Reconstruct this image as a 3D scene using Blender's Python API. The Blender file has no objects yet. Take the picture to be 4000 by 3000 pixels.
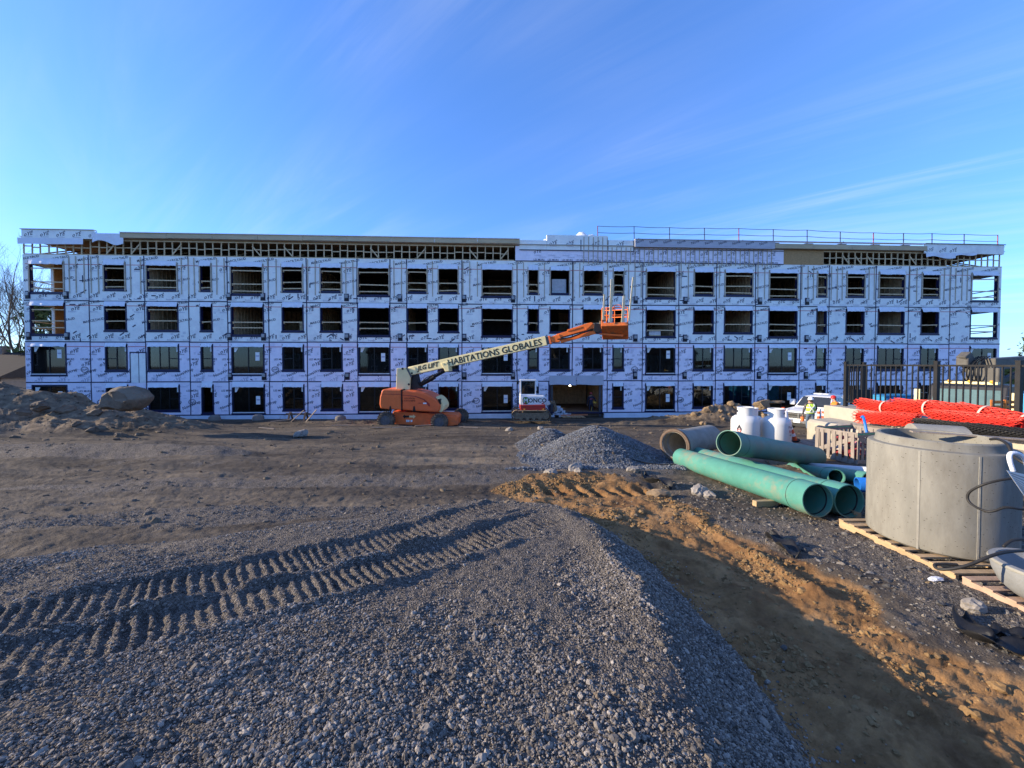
import bpy, bmesh, math, random
import numpy as np
from mathutils import Vector, Matrix, Euler, noise as mnoise
R = math.radians
random.seed(7); rng = np.random.default_rng(11)
sc = bpy.context.scene
col = sc.collection

# ------------------------------------------------------------------ camera
F_, CX_, CY_, TH_, H_ = 1520., 2000., 1455., math.atan(.0228), 4.2      # focal and principal point in photo pixels
cam = bpy.data.objects.new('camera', bpy.data.cameras.new('camera')); col.objects.link(cam)
cam.data.sensor_width = 36; cam.data.lens = 36*F_/4000.
cam.data.shift_y = -(1500-CY_)/4000.
cam.data.clip_start = .05; cam.data.clip_end = 3000
cam.location = (0, 0, H_); cam.rotation_euler = (math.pi/2-TH_, 0, 0)
sc.camera = cam

# ------------------------------------------------------------------ sky and sun
SUN_AZ, SUN_EL = 89.5, 15.5            # degrees left of the view axis, elevation
SUN_STR, SKY_STR, EXPO = 2.2, .10, 2.05
SKY_TINT = (1.30, 2.08, 3.55, 1)
W = bpy.data.worlds.new('World'); sc.world = W; W.use_nodes = True
nt = W.node_tree; nt.nodes.clear()
def wn(t, **k):
    n = nt.nodes.new(t)
    for a, b in k.items(): setattr(n, a, b)
    return n
sky = wn('ShaderNodeTexSky', sky_type='NISHITA'); sky.sun_disc = False
sky.sun_elevation = R(SUN_EL); sky.sun_rotation = R(-SUN_AZ)
sky.altitude = 60; sky.air_density = 1.0; sky.dust_density = .35; sky.ozone_density = 3.0
tc = wn('ShaderNodeTexCoord'); sp = wn('ShaderNodeSeparateXYZ'); nt.links.new(tc.outputs['Generated'], sp.inputs[0])
mx = wn('ShaderNodeMath', operation='MAXIMUM'); nt.links.new(sp.outputs['Z'], mx.inputs[0]); mx.inputs[1].default_value = 0
ad = wn('ShaderNodeMath', operation='ADD'); nt.links.new(mx.outputs[0], ad.inputs[0]); ad.inputs[1].default_value = .12
dx = wn('ShaderNodeMath', operation='DIVIDE'); nt.links.new(sp.outputs['X'], dx.inputs[0]); nt.links.new(ad.outputs[0], dx.inputs[1])
dy = wn('ShaderNodeMath', operation='DIVIDE'); nt.links.new(sp.outputs['Y'], dy.inputs[0]); nt.links.new(ad.outputs[0], dy.inputs[1])
cb = wn('ShaderNodeCombineXYZ'); nt.links.new(dx.outputs[0], cb.inputs[0]); nt.links.new(dy.outputs[0], cb.inputs[1])
def cloud(rot, scl, nscale, lo, hi, det, dist, loc=(0, 0, 0)):
    mp = wn('ShaderNodeMapping'); nt.links.new(cb.outputs[0], mp.inputs[0])
    mp.vector_type = 'TEXTURE'; mp.inputs['Rotation'].default_value = (0, 0, R(rot)); mp.inputs['Scale'].default_value = scl; mp.inputs['Location'].default_value = loc
    n = wn('ShaderNodeTexNoise'); nt.links.new(mp.outputs[0], n.inputs['Vector'])
    n.inputs['Scale'].default_value = nscale; n.inputs['Detail'].default_value = det; n.inputs['Roughness'].default_value = .62; n.inputs['Distortion'].default_value = dist
    r = wn('ShaderNodeValToRGB'); nt.links.new(n.outputs[0], r.inputs[0])
    r.color_ramp.elements[0].position = lo; r.color_ramp.elements[1].position = hi; r.color_ramp.interpolation = 'EASE'
    return r.outputs[0]
c1 = cloud(-38, (3.2, .42, 1), 1.0, .38, .72, 10, .7, (3.1, 1.2, 0))      # long soft cirrus
c2 = cloud(-25, (2.2, 1.6, 1), .55, .30, .58, 3, .3, (2.6, 4.9, 0))         # where they gather
ml = wn('ShaderNodeMath', operation='MULTIPLY'); nt.links.new(c1, ml.inputs[0]); nt.links.new(c2, ml.inputs[1])
ml2 = wn('ShaderNodeMath', operation='MULTIPLY'); nt.links.new(ml.outputs[0], ml2.inputs[0]); ml2.inputs[1].default_value = .30
pre = wn('ShaderNodeMix', data_type='RGBA', blend_type='MULTIPLY'); pre.inputs['Factor'].default_value = 1
nt.links.new(sky.outputs[0], pre.inputs['A']); pre.inputs['B'].default_value = (.25, .25, .25, 1)
gam = wn('ShaderNodeGamma'); gam.inputs['Gamma'].default_value = .80; nt.links.new(pre.outputs['Result'], gam.inputs['Color'])
tint = wn('ShaderNodeMix', data_type='RGBA', blend_type='MULTIPLY'); tint.inputs['Factor'].default_value = 1
nt.links.new(gam.outputs[0], tint.inputs['A']); tint.inputs['B'].default_value = SKY_TINT
mixc = wn('ShaderNodeMix', data_type='RGBA'); nt.links.new(ml2.outputs[0], mixc.inputs['Factor'])
nt.links.new(tint.outputs['Result'], mixc.inputs['A']); mixc.inputs['B'].default_value = (2.5, 2.65, 2.95, 1)
bg = wn('ShaderNodeBackground'); bg.inputs['Strength'].default_value = SKY_STR
out = wn('ShaderNodeOutputWorld'); nt.links.new(mixc.outputs['Result'], bg.inputs[0]); nt.links.new(bg.outputs[0], out.inputs[0])
sl = bpy.data.lights.new('sun', 'SUN'); sl.energy = SUN_STR; sl.angle = R(.53); sl.color = (1, .83, .60)
so = bpy.data.objects.new('sun', sl); col.objects.link(so)
sd = Vector((-math.sin(R(SUN_AZ))*math.cos(R(SUN_EL)), math.cos(R(SUN_AZ))*math.cos(R(SUN_EL)), math.sin(R(SUN_EL))))
so.rotation_euler = sd.to_track_quat('Z', 'Y').to_euler(); so.location = (-60, 0, 40)
vs = sc.view_settings; vs.view_transform = 'Standard'; vs.look = 'None'; vs.gamma = 1; vs.exposure = EXPO; vs.use_curve_mapping = False
sc.cycles.use_denoising = True; sc.cycles.max_bounces = 6; sc.cycles.diffuse_bounces = 4; sc.cycles.transparent_max_bounces = 12
sc.cycles.sample_clamp_indirect = 4

# ------------------------------------------------------------------ pixel -> direction helpers (photo pixels)
def ray(px, py):
    u = (px-CX_)/F_; v = (CY_-py)/F_
    return Vector((u, math.cos(TH_)+v*math.sin(TH_), v*math.cos(TH_)-math.sin(TH_)))
def atd(px, py, y):
    d = ray(px, py); t = y/d.y; return Vector((d.x*t, y, H_+d.z*t))
def atz(px, py, z):
    d = ray(px, py); t = (z-H_)/d.z; return Vector((d.x*t, d.y*t, z))
D0, PS = 29.85, math.atan(.0512)
def fac(px, py):
    d = ray(px, py); n = Vector((-math.sin(PS), math.cos(PS), 0))
    t = (Vector((0, D0, H_))-Vector((0, 0, H_))).dot(n)/d.dot(n); P = Vector((0, 0, H_))+d*t
    return (P-Vector((0, D0, 0))).dot(Vector((math.cos(PS), math.sin(PS), 0))), P.z
def S(px): return fac(px, 1250)[0]

# ------------------------------------------------------------------ materials
MATS = {}
def M(name, c, rough=.8, var=.18, scale=6, bump=0, bscale=40, metal=0, spec=.3, stretch=(1, 1, 1), c2=None, t=(.45, .6), det=6):
    """procedural paint / stuff: noise-varied base colour, optional second colour in patches, fine relief"""
    if name in MATS: return MATS[name]
    m = bpy.data.materials.new(name); m.use_nodes = True; MATS[name] = m
    n = m.node_tree.nodes; L = m.node_tree.links; b = n['Principled BSDF']
    tc = n.new('ShaderNodeTexCoord'); mp = n.new('ShaderNodeMapping'); L.new(tc.outputs['Object'], mp.inputs[0]); mp.inputs['Scale'].default_value = stretch
    no = n.new('ShaderNodeTexNoise'); L.new(mp.outputs[0], no.inputs['Vector']); no.inputs['Scale'].default_value = scale; no.inputs['Detail'].default_value = det; no.inputs['Roughness'].default_value = .65
    rp = n.new('ShaderNodeValToRGB'); L.new(no.outputs[0], rp.inputs[0])
    e = rp.color_ramp.elements; e[0].position = .3; e[1].position = .7
    e[0].color = (*[max(0, x*(1-var)) for x in c], 1); e[1].color = (*[min(1, x*(1+var)) for x in c], 1)
    o = rp.outputs[0]
    if c2:
        n2 = n.new('ShaderNodeTexNoise'); L.new(mp.outputs[0], n2.inputs['Vector']); n2.inputs['Scale'].default_value = scale*.37; n2.inputs['Detail'].default_value = 9; n2.inputs['Roughness'].default_value = .75
        r2 = n.new('ShaderNodeValToRGB'); L.new(n2.outputs[0], r2.inputs[0]); r2.color_ramp.elements[0].position = t[0]; r2.color_ramp.elements[1].position = t[1]
        mi = n.new('ShaderNodeMix'); mi.data_type = 'RGBA'; L.new(r2.outputs[0], mi.inputs['Factor']); L.new(o, mi.inputs['A']); mi.inputs['B'].default_value = (*c2, 1)
        o = mi.outputs['Result']
    L.new(o, b.inputs['Base Color'])
    b.inputs['Roughness'].default_value = rough; b.inputs['Metallic'].default_value = metal; b.inputs['Specular IOR Level'].default_value = spec
    if bump:
        nb = n.new('ShaderNodeTexNoise'); L.new(mp.outputs[0], nb.inputs['Vector']); nb.inputs['Scale'].default_value = bscale; nb.inputs['Detail'].default_value = 8
        bp = n.new('ShaderNodeBump'); bp.inputs['Strength'].default_value = bump; bp.inputs['Distance'].default_value = .02; L.new(nb.outputs[0], bp.inputs['Height']); L.new(bp.outputs[0], b.inputs['Normal'])
    return m
def MGLASS(name, tint, gl=.12):
    if name in MATS: return MATS[name]
    m = bpy.data.materials.new(name); m.use_nodes = True; MATS[name] = m; n = m.node_tree.nodes; L = m.node_tree.links; n.clear()
    o = n.new('ShaderNodeOutputMaterial'); t = n.new('ShaderNodeBsdfTransparent'); t.inputs[0].default_value = (*tint, 1)
    g = n.new('ShaderNodeBsdfGlossy'); g.inputs['Roughness'].default_value = .03; g.inputs[0].default_value = (.8, .85, .9, 1)
    f = n.new('ShaderNodeFresnel'); f.inputs[0].default_value = 1.5
    a = n.new('ShaderNodeMath'); a.operation = 'ADD'; L.new(f.outputs[0], a.inputs[0]); a.inputs[1].default_value = gl
    mi = n.new('ShaderNodeMixShader'); L.new(a.outputs[0], mi.inputs[0]); L.new(t.outputs[0], mi.inputs[1]); L.new(g.outputs[0], mi.inputs[2]); L.new(mi.outputs[0], o.inputs[0])
    return m

# ------------------------------------------------------------------ mesh builder
class MB:
    def __init__(s): s.v = []; s.f = []; s.m = []
    def add(s, vs, fs, mi=0):
        k = len(s.v); s.v += [tuple(p) for p in vs]; s.f += [tuple(i+k for i in f) for f in fs]; s.m += [mi]*len(fs); return s
    def box(s, x0, x1, y0, y1, z0, z1, mi=0):
        return s.add([(x0,y0,z0),(x1,y0,z0),(x1,y1,z0),(x0,y1,z0),(x0,y0,z1),(x1,y0,z1),(x1,y1,z1),(x0,y1,z1)],
                     [(0,3,2,1),(4,5,6,7),(0,1,5,4),(1,2,6,5),(2,3,7,6),(3,0,4,7)], mi)
    def bar(s, p, q, w, h, up=(0, 0, 1), mi=0):
        """rectangular bar from p to q, w across, h along up"""
        p = Vector(p); q = Vector(q); d = (q-p).normalized(); u = Vector(up); sd_ = d.cross(u)
        if sd_.length < 1e-4: sd_ = d.cross(Vector((1, 0, 0)))
        sd_.normalize(); u = sd_.cross(d).normalized()
        a = sd_*w/2; b = u*h/2
        vs = [p-a-b, p+a-b, p+a+b, p-a+b, q-a-b, q+a-b, q+a+b, q-a+b]
        return s.add(vs, [(0,3,2,1),(4,5,6,7),(0,1,5,4),(1,2,6,5),(2,3,7,6),(3,0,4,7)][::1], mi)
    def prism(s, poly, axis, a, b, mi=0):
        """polygon in the two other axes, extruded along axis (0,1,2) from a to b"""
        n = len(poly)
        def P(p, t):
            l = list(p); l.insert(axis, t); return tuple(l)
        vs = [P(p, a) for p in poly]+[P(p, b) for p in poly]
        fs = [tuple(range(n))[::-1], tuple(range(n, 2*n))]+[(i, (i+1) % n, n+(i+1) % n, n+i) for i in range(n)]
        return s.add(vs, fs, mi)
    def cyl(s, p, q, r, r2=None, n=16, caps=True, mi=0):
        p = Vector(p); q = Vector(q); r2 = r if r2 is None else r2; d = (q-p).normalized()
        a = d.orthogonal().normalized(); b = d.cross(a)
        vs = []
        for c, rr in ((p, r), (q, r2)):
            for i in range(n):
                t = 2*math.pi*i/n; vs.append(c+(a*math.cos(t)+b*math.sin(t))*rr)
        fs = [(i, (i+1) % n, n+(i+1) % n, n+i) for i in range(n)]
        if caps: fs += [tuple(range(n))[::-1], tuple(range(n, 2*n))]
        return s.add(vs, fs, mi)
    def tube(s, pts, r, n=8, mi=0, caps=True):
        pts = [Vector(p) for p in pts]; rs = r if isinstance(r, (list, tuple)) else [r]*len(pts)
        k = len(s.v); vs = []; a = None
        for i, p in enumerate(pts):
            d = (pts[min(i+1, len(pts)-1)]-pts[max(i-1, 0)]).normalized()
            if a is None: a = d.orthogonal().normalized()
            a = (a-d*a.dot(d)); a = a.normalized() if a.length > 1e-6 else d.orthogonal().normalized(); b = d.cross(a)
            for j in range(n):
                t = 2*math.pi*j/n; vs.append(p+(a*math.cos(t)+b*math.sin(t))*rs[i])
        fs = []
        for i in range(len(pts)-1):
            for j in range(n): fs.append((i*n+j, i*n+(j+1) % n, (i+1)*n+(j+1) % n, (i+1)*n+j))
        if caps: fs += [tuple(range(n))[::-1], tuple(range((len(pts)-1)*n, len(pts)*n))]
        return s.add(vs, fs, mi)
    def lathe(s, prof, n=32, mi=0, o=(0, 0, 0), a0=0, a1=2*math.pi):
        """profile [(r,z)] turned about z"""
        full = abs(a1-a0-2*math.pi) < 1e-6; m = n if full else n+1; vs = []
        for (r, z) in prof:
            for i in range(m):
                t = a0+(a1-a0)*i/n; vs.append((o[0]+r*math.cos(t), o[1]+r*math.sin(t), o[2]+z))
        fs = []
        for k in range(len(prof)-1):
            for i in range(n):
                j = (i+1) % m; fs.append((k*m+i, k*m+j, (k+1)*m+j, (k+1)*m+i))
        return s.add(vs, fs, mi)
    def grid(s, fn, nu, nv, mi=0):
        vs = [fn(i/nu, j/nv) for j in range(nv+1) for i in range(nu+1)]
        fs = [(j*(nu+1)+i, j*(nu+1)+i+1, (j+1)*(nu+1)+i+1, (j+1)*(nu+1)+i) for j in range(nv) for i in range(nu)]
        return s.add(vs, fs, mi)
    def build(s, name, mats, parent=None, smooth=False, bevel=0, kind=None, loc=None, rot=None):
        me = bpy.data.meshes.new(name); me.from_pydata(s.v, [], s.f)
        mats = mats if isinstance(mats, (list, tuple)) else [mats]
        for m in mats: me.materials.append(m)
        if len(mats) > 1: me.polygons.foreach_set('material_index', s.m)
        if smooth: me.polygons.foreach_set('use_smooth', [True]*len(me.polygons))
        me.update()
        if smooth == 'auto':
            try: me.set_sharp_from_angle(angle=R(38))
            except Exception: pass
        o = bpy.data.objects.new(name, me); col.objects.link(o)
        if parent: o.parent = parent
        if bevel:
            b = o.modifiers.new('bevel', 'BEVEL'); b.width = bevel; b.segments = 2; b.limit_method = 'ANGLE'; b.angle_limit = R(40)
        if kind: o['kind'] = kind
        if loc is not None: o.location = loc
        if rot is not None: o.rotation_euler = rot
        return o
def tag(o, label, cat, group=None, kind=None):
    o['label'] = label; o['category'] = cat
    if group: o['group'] = group
    if kind: o['kind'] = kind
    return o
def thing(name, label, cat, loc=(0, 0, 0), rz=0, group=None, rot=None):
    o = bpy.data.objects.new(name, None); col.objects.link(o); o.empty_display_size = .1
    o.location = loc; o.rotation_euler = rot if rot else (0, 0, rz)
    return tag(o, label, cat, group)
def copyobj(o, parent=None, name=None):
    c = o.copy(); col.objects.link(c); c.parent = parent
    return c
_tm = {}
def textmesh(txt, size=1., shear=0., bold=0., rot=0.):
    """outline lettering as flat triangles, centred: (n,2) points and faces"""
    k = (txt, size, shear, bold, rot)
    if k in _tm: return _tm[k]
    cu = bpy.data.curves.new('t', 'FONT'); cu.body = txt; cu.size = size; cu.shear = shear; cu.offset = bold*size; cu.resolution_u = 2
    cu.align_x = 'CENTER'; cu.align_y = 'CENTER'
    o = bpy.data.objects.new('t', cu); col.objects.link(o)
    dg = bpy.context.evaluated_depsgraph_get()
    me = bpy.data.meshes.new_from_object(o.evaluated_get(dg))
    v = np.array([p.co[:2] for p in me.vertices]) if len(me.vertices) else np.zeros((0, 2))
    f = [tuple(p.vertices) for p in me.polygons]
    bpy.data.objects.remove(o); bpy.data.curves.remove(cu); bpy.data.meshes.remove(me)
    if len(v): v -= (v.max(0)+v.min(0))/2
    c, s_ = math.cos(rot), math.sin(rot); v = v@np.array([[c, s_], [-s_, c]])
    _tm[k] = (v, f); return _tm[k]
def put_text(mb, tm, x, z, y=-.012, mi=0, frame=None):
    v, f = tm
    if frame: o, ax, az = frame; vs = [Vector(o)+Vector(ax)*(a+x)+Vector(az)*(b+z) for a, b in v]
    else: vs = [(a+x, y, b+z) for a, b in v]
    mb.add(vs, f, mi)
def icoverts(sub=2):
    bm = bmesh.new(); bmesh.ops.create_icosphere(bm, subdivisions=sub, radius=1)
    v = np.array([p.co[:] for p in bm.verts]); f = [tuple(x.index for x in q.verts) for q in bm.faces]; bm.free(); return v, f
ICO2, ICO3 = icoverts(2), icoverts(3)
def rockverts(seed, sub=2, rough=.28, squash=(1, 1, 1)):
    """angular stone: a sphere cut by random planes and roughened"""
    r = np.random.default_rng(seed); v, f = (ICO2 if sub == 2 else ICO3); v = v.copy()
    for _ in range(9):
        n = r.normal(size=3); n /= np.linalg.norm(n); d = r.uniform(.55, .9)
        t = v@n; k = t > d; v[k] -= np.outer(t[k]-d, n)
    v *= (1+rough*.35*r.normal(size=(len(v), 1)))
    return v*np.array(squash), f
# ------------------------------------------------------------------ ground heights
def _h(ix, iy, sd_):
    a = (ix.astype(np.int64)*374761393+iy.astype(np.int64)*668265263+sd_*974634777) & 0x7fffffff
    a = ((a ^ (a >> 13))*1274126177) & 0x7fffffff
    a = (a ^ (a >> 16)) & 0xffff
    return a/65535.
def vn(x, y, sd_=0):
    ix = np.floor(x); iy = np.floor(y); fx = x-ix; fy = y-iy
    fx = fx*fx*fx*(fx*(fx*6-15)+10); fy = fy*fy*fy*(fy*(fy*6-15)+10)
    a = _h(ix, iy, sd_); b = _h(ix+1, iy, sd_); c = _h(ix, iy+1, sd_); d = _h(ix+1, iy+1, sd_)
    return (a*(1-fx)+b*fx)*(1-fy)+(c*(1-fx)+d*fx)*fy-.5
def fbm(x, y, sd_=0, o=4, g=.5):
    r = 0; a = 1; n = 0
    for i in range(o):
        r = r+a*vn(x, y, sd_+i*17); n += a; a *= g; x = x*2.03+7.1; y = y*2.03+3.7
    return r/n*1.6
def ss(a, b, x):
    t = np.clip((x-a)/(b-a), 0, 1); return t*t*(3-2*t)
BY = [-60, -8, 3, 6, 11, 14, 20, 25, 30, 90]; BZ = [1.9, 1.9, 1.68, 1.55, 1.27, 1.12, .65, .16, .0, .0]
def rotc(x, y, p, d):
    n = math.hypot(*d); dx_, dy_ = d[0]/n, d[1]/n
    return (x-p[0])*dx_+(y-p[1])*dy_, -(x-p[0])*dy_+(y-p[1])*dx_
TRK = [((-2.45, 4.12), (.78, .625)), ((-1.95, 3.58), (.78, .625))]
MOUND = [(2.68, 12.5, 1.12, 1.95), (3.45, 12.9, .82, 1.6), (1.4, 13.5, .70, 1.25)]
def xr(y): return np.interp(y, [-3, 2.4, 3.4, 5, 6.0, 6.9, 7.5], [2.1, 1.92, 1.95, 1.84, 1.6, .86, -.6])
def hgt(x, y, fine=True, masks=False):
    x = np.asarray(x, float); y = np.asarray(y, float)
    wob = .25*fbm(x*.6, y*.6, 91, 3)
    b = np.interp(y, BY, BZ)
    far = ss(26.5, 30, y)
    b = b+(1-far)*(.22*fbm(x*.11, y*.16, 1, 3)*ss(6, 12, y)+.10*fbm(x*.5, y*.7, 2, 3)*ss(5, 9, y))
    # churned ruts running across the site
    a_, c_ = rotc(x, y, (0, 14), (1, .06))
    rut = fbm(a_*.12, c_*1.7, 5, 4)
    b = b+(1-far*.7)*ss(6.5, 10, y)*(.14*rut+.07*np.abs(fbm(a_*.5, c_*3.2, 8, 3)))
    # gravel plateau under the photographer
    dr = (xr(y)-x)+wob*.55+.10*fbm(x*2.2, y*2.2, 95, 3)
    yf = np.interp(x, [-12, -8, -4, -2, -.5, .86, 3], [3.6, 4.6, 6.0, 6.9, 7.5, 7.2, 6.6])+wob*1.2
    pl = np.interp(y, [-8, 1, 2, 3, 4, 5, 6.4, 8], [.8, .72, .62, .50, .42, .38, .35, .3])
    pile = np.minimum(np.clip(dr*.66, 0, None), np.clip((yf-y)*.34, 0, None))
    pile = pl-np.log1p(np.exp(np.clip((pl-pile)*22, -40, 40)))/22
    pile = np.clip(pile, 0, None)
    z = b+pile
    gm = ss(-.02, .10, pile)
    z = z+gm*.075*np.exp(-((dr-.80)/.20)**2)*ss(2.0, 3.2, y)*ss(6.6, 5.4, y)
    z = z+gm*.045*fbm(x*1.1, y*1.1, 12, 3)
    # crawler tracks pressed into the gravel
    trk = np.zeros_like(z)
    for i, (p, d) in enumerate(TRK):
        al, ac = rotc(x, y, p, d)
        ac = ac-(.030 if i == 0 else .006)*al*al+.03*np.sin(al*1.3+i)
        ins = ss(.33, .27, np.abs(ac)); L = ss(-4.2, -2.6, al)*ss(3.5, 3.0, al)
        ph = (al+.05*fbm(al*2.2, ac*2, 31+i, 2))/.098*2*math.pi
        sq = np.tanh(2.6*np.sin(ph))
        z = z+gm*L*ins*(-.020+.0135*sq*np.clip(1+1.5*fbm(x*2.6, y*2.6, 33, 3), .25, 1.5))
        z = z+gm*L*.035*np.exp(-((np.abs(ac)-.38)/.06)**2)*(.7+1.6*fbm(x*3, y*3, 35, 3))
        trk = np.maximum(trk, ins*L*gm)
    # sand run beside the pile
    xs1 = np.interp(y, [-3, 3, 4, 5, 6.3, 7.5, 9.5, 10.6], [4.5, 4.25, 4.1, 3.85, 3.65, 3.35, 2.9, 1.6])+wob*1.2+.7*fbm(x*.5, y*1.1, 98, 3)
    xs0 = np.interp(y, [-3, 6, 7.2, 8.4, 9.6, 10.6], [1.6, 1.5, .3, -.6, .2, 1.5])+wob*.8
    sm = ss(0, .25, x-xs0)*ss(0, .30, xs1-x)*(1-gm)*ss(10.6, 9.4, y)
    z = z-sm*.07*ss(7.2, 6, y)+.022*np.exp(-((x-xs1-.05)/.3)**2)*ss(7.5, 6.2, y)*(1-gm)*np.clip(.3+2*fbm(x*1.5, y*1.5, 97, 3), 0, 1.3)
    ck = fbm(x*2.3, y*2.3, 41, 4)
    z = z+sm*(.10*ck+.05*np.abs(fbm(x*1.3, y*1.0, 46, 3))+.07*np.clip(fbm(x*5, y*5, 44, 4)-.05, 0, None))
    # wheel lugs in the sand
    al, ac = rotc(x, y, (1.9, 8.35), (1, -.05))
    tire = ss(.34, .24, np.abs(ac))*ss(-1.7, -1.3, al)*ss(1.6, 1.2, al)
    z = z+tire*(-.06+.07*np.tanh(3*np.sin((al+.35*ac)/.36*2*math.pi)))+.10*np.exp(-((ac-.45)/.16)**2)*ss(-2.2, -1.3, al)*ss(2.3, 1.4, al)*(.8+ck)
    al2, ac2 = rotc(x, y, (3.3, 5.6), (-.12, 1))
    z = z+sm*.06*np.exp(-((ac2)/.09)**2)*ss(-1.6, -1.2, al2)*ss(1.6, 1.0, al2)
    # stone mounds
    mm = np.zeros_like(z)
    for (mx_, my_, hh, rr) in MOUND:
        r = np.hypot((x-mx_)*1.0, (y-my_)*1.12)+.10*fbm(x*.9, y*.9, 51, 2)
        k = hh*(1.06-np.sqrt((r/rr)**2+.035))
        mm = np.maximum(mm, np.clip(k, 0, None))
    z = z+mm
    gm2 = np.maximum(ss(.0, .06, mm), ss(2.7, 2.1, np.hypot((x-2.7)/1.1, y-12.0)+wob*1.2)*.85)
    # gravel spread far left and its low berm
    al, ac = rotc(x, y, (-14, 12.6), (1, -.05))
    berm = np.exp(-((ac+wob)/.75)**2)*ss(6.4, 4.2, al)*.34
    z = z+berm; gm3 = ss(.03, .10, berm)
    # heap of earth and rock, left
    e = np.exp(-(((x+30)/8.6)**2+((y-20.5)/3.4)**2)*1.1)*2.75+np.exp(-(((x+19.4)/3.3)**2+((y-20.0)/2.4)**2)*1.2)*.62
    e = e*(1+.35*fbm(x*.5, y*.5, 61, 4))+.34*ss(.1, .6, e)*np.abs(fbm(x*1.3, y*1.3, 63, 5))
    z = z+e
    # heap of clods behind the tanks
    e2 = np.exp(-(((x-14.6)/3.0)**2+((y-26.3)/1.0)**2)*1.2)*1.15+np.exp(-(((x-10.4)/2.2)**2+((y-27.2)/.8)**2))*.35
    e2 = e2*(1+.3*fbm(x*1.1, y*1.1, 66, 4)); z = z+e2+.3*ss(.1, .5, e2)*np.abs(fbm(x*2.3, y*2.3, 68, 3))
    # churned strip in front of the building
    z = z+.16*np.exp(-((y-26.2-.05*x)/1.2)**2)*np.abs(fbm(x*.9, y*1.3, 71, 4))*2
    if fine:
        nr = ss(14, 6, y)
        z = z+gm*.022*fbm(x*9, y*9, 81, 3)+gm*.016*np.abs(fbm(x*26, y*26, 83, 2))*ss(7, 3, y)
        z = z+(1-gm)*(1-sm)*(.04*np.abs(fbm(x*3.1, y*3.6, 85, 4))*(.5+ss(24, 10, y))+.014*fbm(x*14, y*14, 87, 2)*nr)
        z = z+sm*(.045*np.abs(fbm(x*11, y*11, 88, 4))*nr+.016*fbm(x*3, y*20, 89, 2)*ss(6.5, 5.5, y))
    if masks:
        g = np.clip(np.maximum.reduce([gm, gm2, gm3*.9]), 0, 1)
        # scattered gravel on the haul road, and the grey verge right of the sand
        g = np.maximum(g, (1-sm)*ss(7.6, 5.8, y)*ss(0, .5, x-xs1)*.85)
        g = np.maximum(g, (1-sm)*.75*ss(.02, .32, fbm(a_*.18, c_*.9, 93, 4))*ss(14.5, 8, y)*ss(7, 2, x))
        return z, g, sm, np.maximum(ss(.15, .6, e), ss(.15, .5, e2)), trk
    return z
def gz(x, y): return float(hgt(np.array([x]), np.array([y]), fine=False)[0])

ya = [-14.]
while ya[-1] < 64:
    t = ya[-1]; ya.append(t+(1. if t < -4 else .2 if t < .7 else max(.0095, .0072*t) if t < 30 else .35))
ya = np.array(ya)
U = np.concatenate([-1.9-7*np.linspace(1, 0, 71)[:-1]**1.8, np.linspace(-1.9, 1.9, 940), 1.9+7*np.linspace(0, 1, 71)[1:]**1.8]); NU = len(U)
Y2 = np.repeat(ya[:, None], NU, 1); X2 = np.maximum(Y2, 2.6)*U[None, :]
Z2, GM, SM, EM, TM = hgt(X2, Y2, True, True)
def gridmesh(name, X, Y, Z, mat, cols=None):
    h, w = X.shape; me = bpy.data.meshes.new(name)
    me.vertices.add(h*w); me.vertices.foreach_set('co', np.stack([X, Y, Z], -1).astype(np.float32).ravel())
    i = np.arange(h*w).reshape(h, w); q = np.stack([i[:-1, :-1], i[:-1, 1:], i[1:, 1:], i[1:, :-1]], -1).reshape(-1, 4)
    me.loops.add(q.size); me.polygons.add(len(q)); me.loops.foreach_set('vertex_index', q.ravel().astype(np.int32))
    me.polygons.foreach_set('loop_start', (np.arange(len(q))*4).astype(np.int32))
    me.polygons.foreach_set('use_smooth', np.ones(len(q), bool))
    me.update(calc_edges=True)
    if cols is not None:
        a = me.color_attributes.new('mask', 'FLOAT_COLOR', 'POINT'); a.data.foreach_set('color', cols.astype(np.float32).ravel())
    me.materials.append(mat); o = bpy.data.objects.new(name, me); col.objects.link(o); return o

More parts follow.
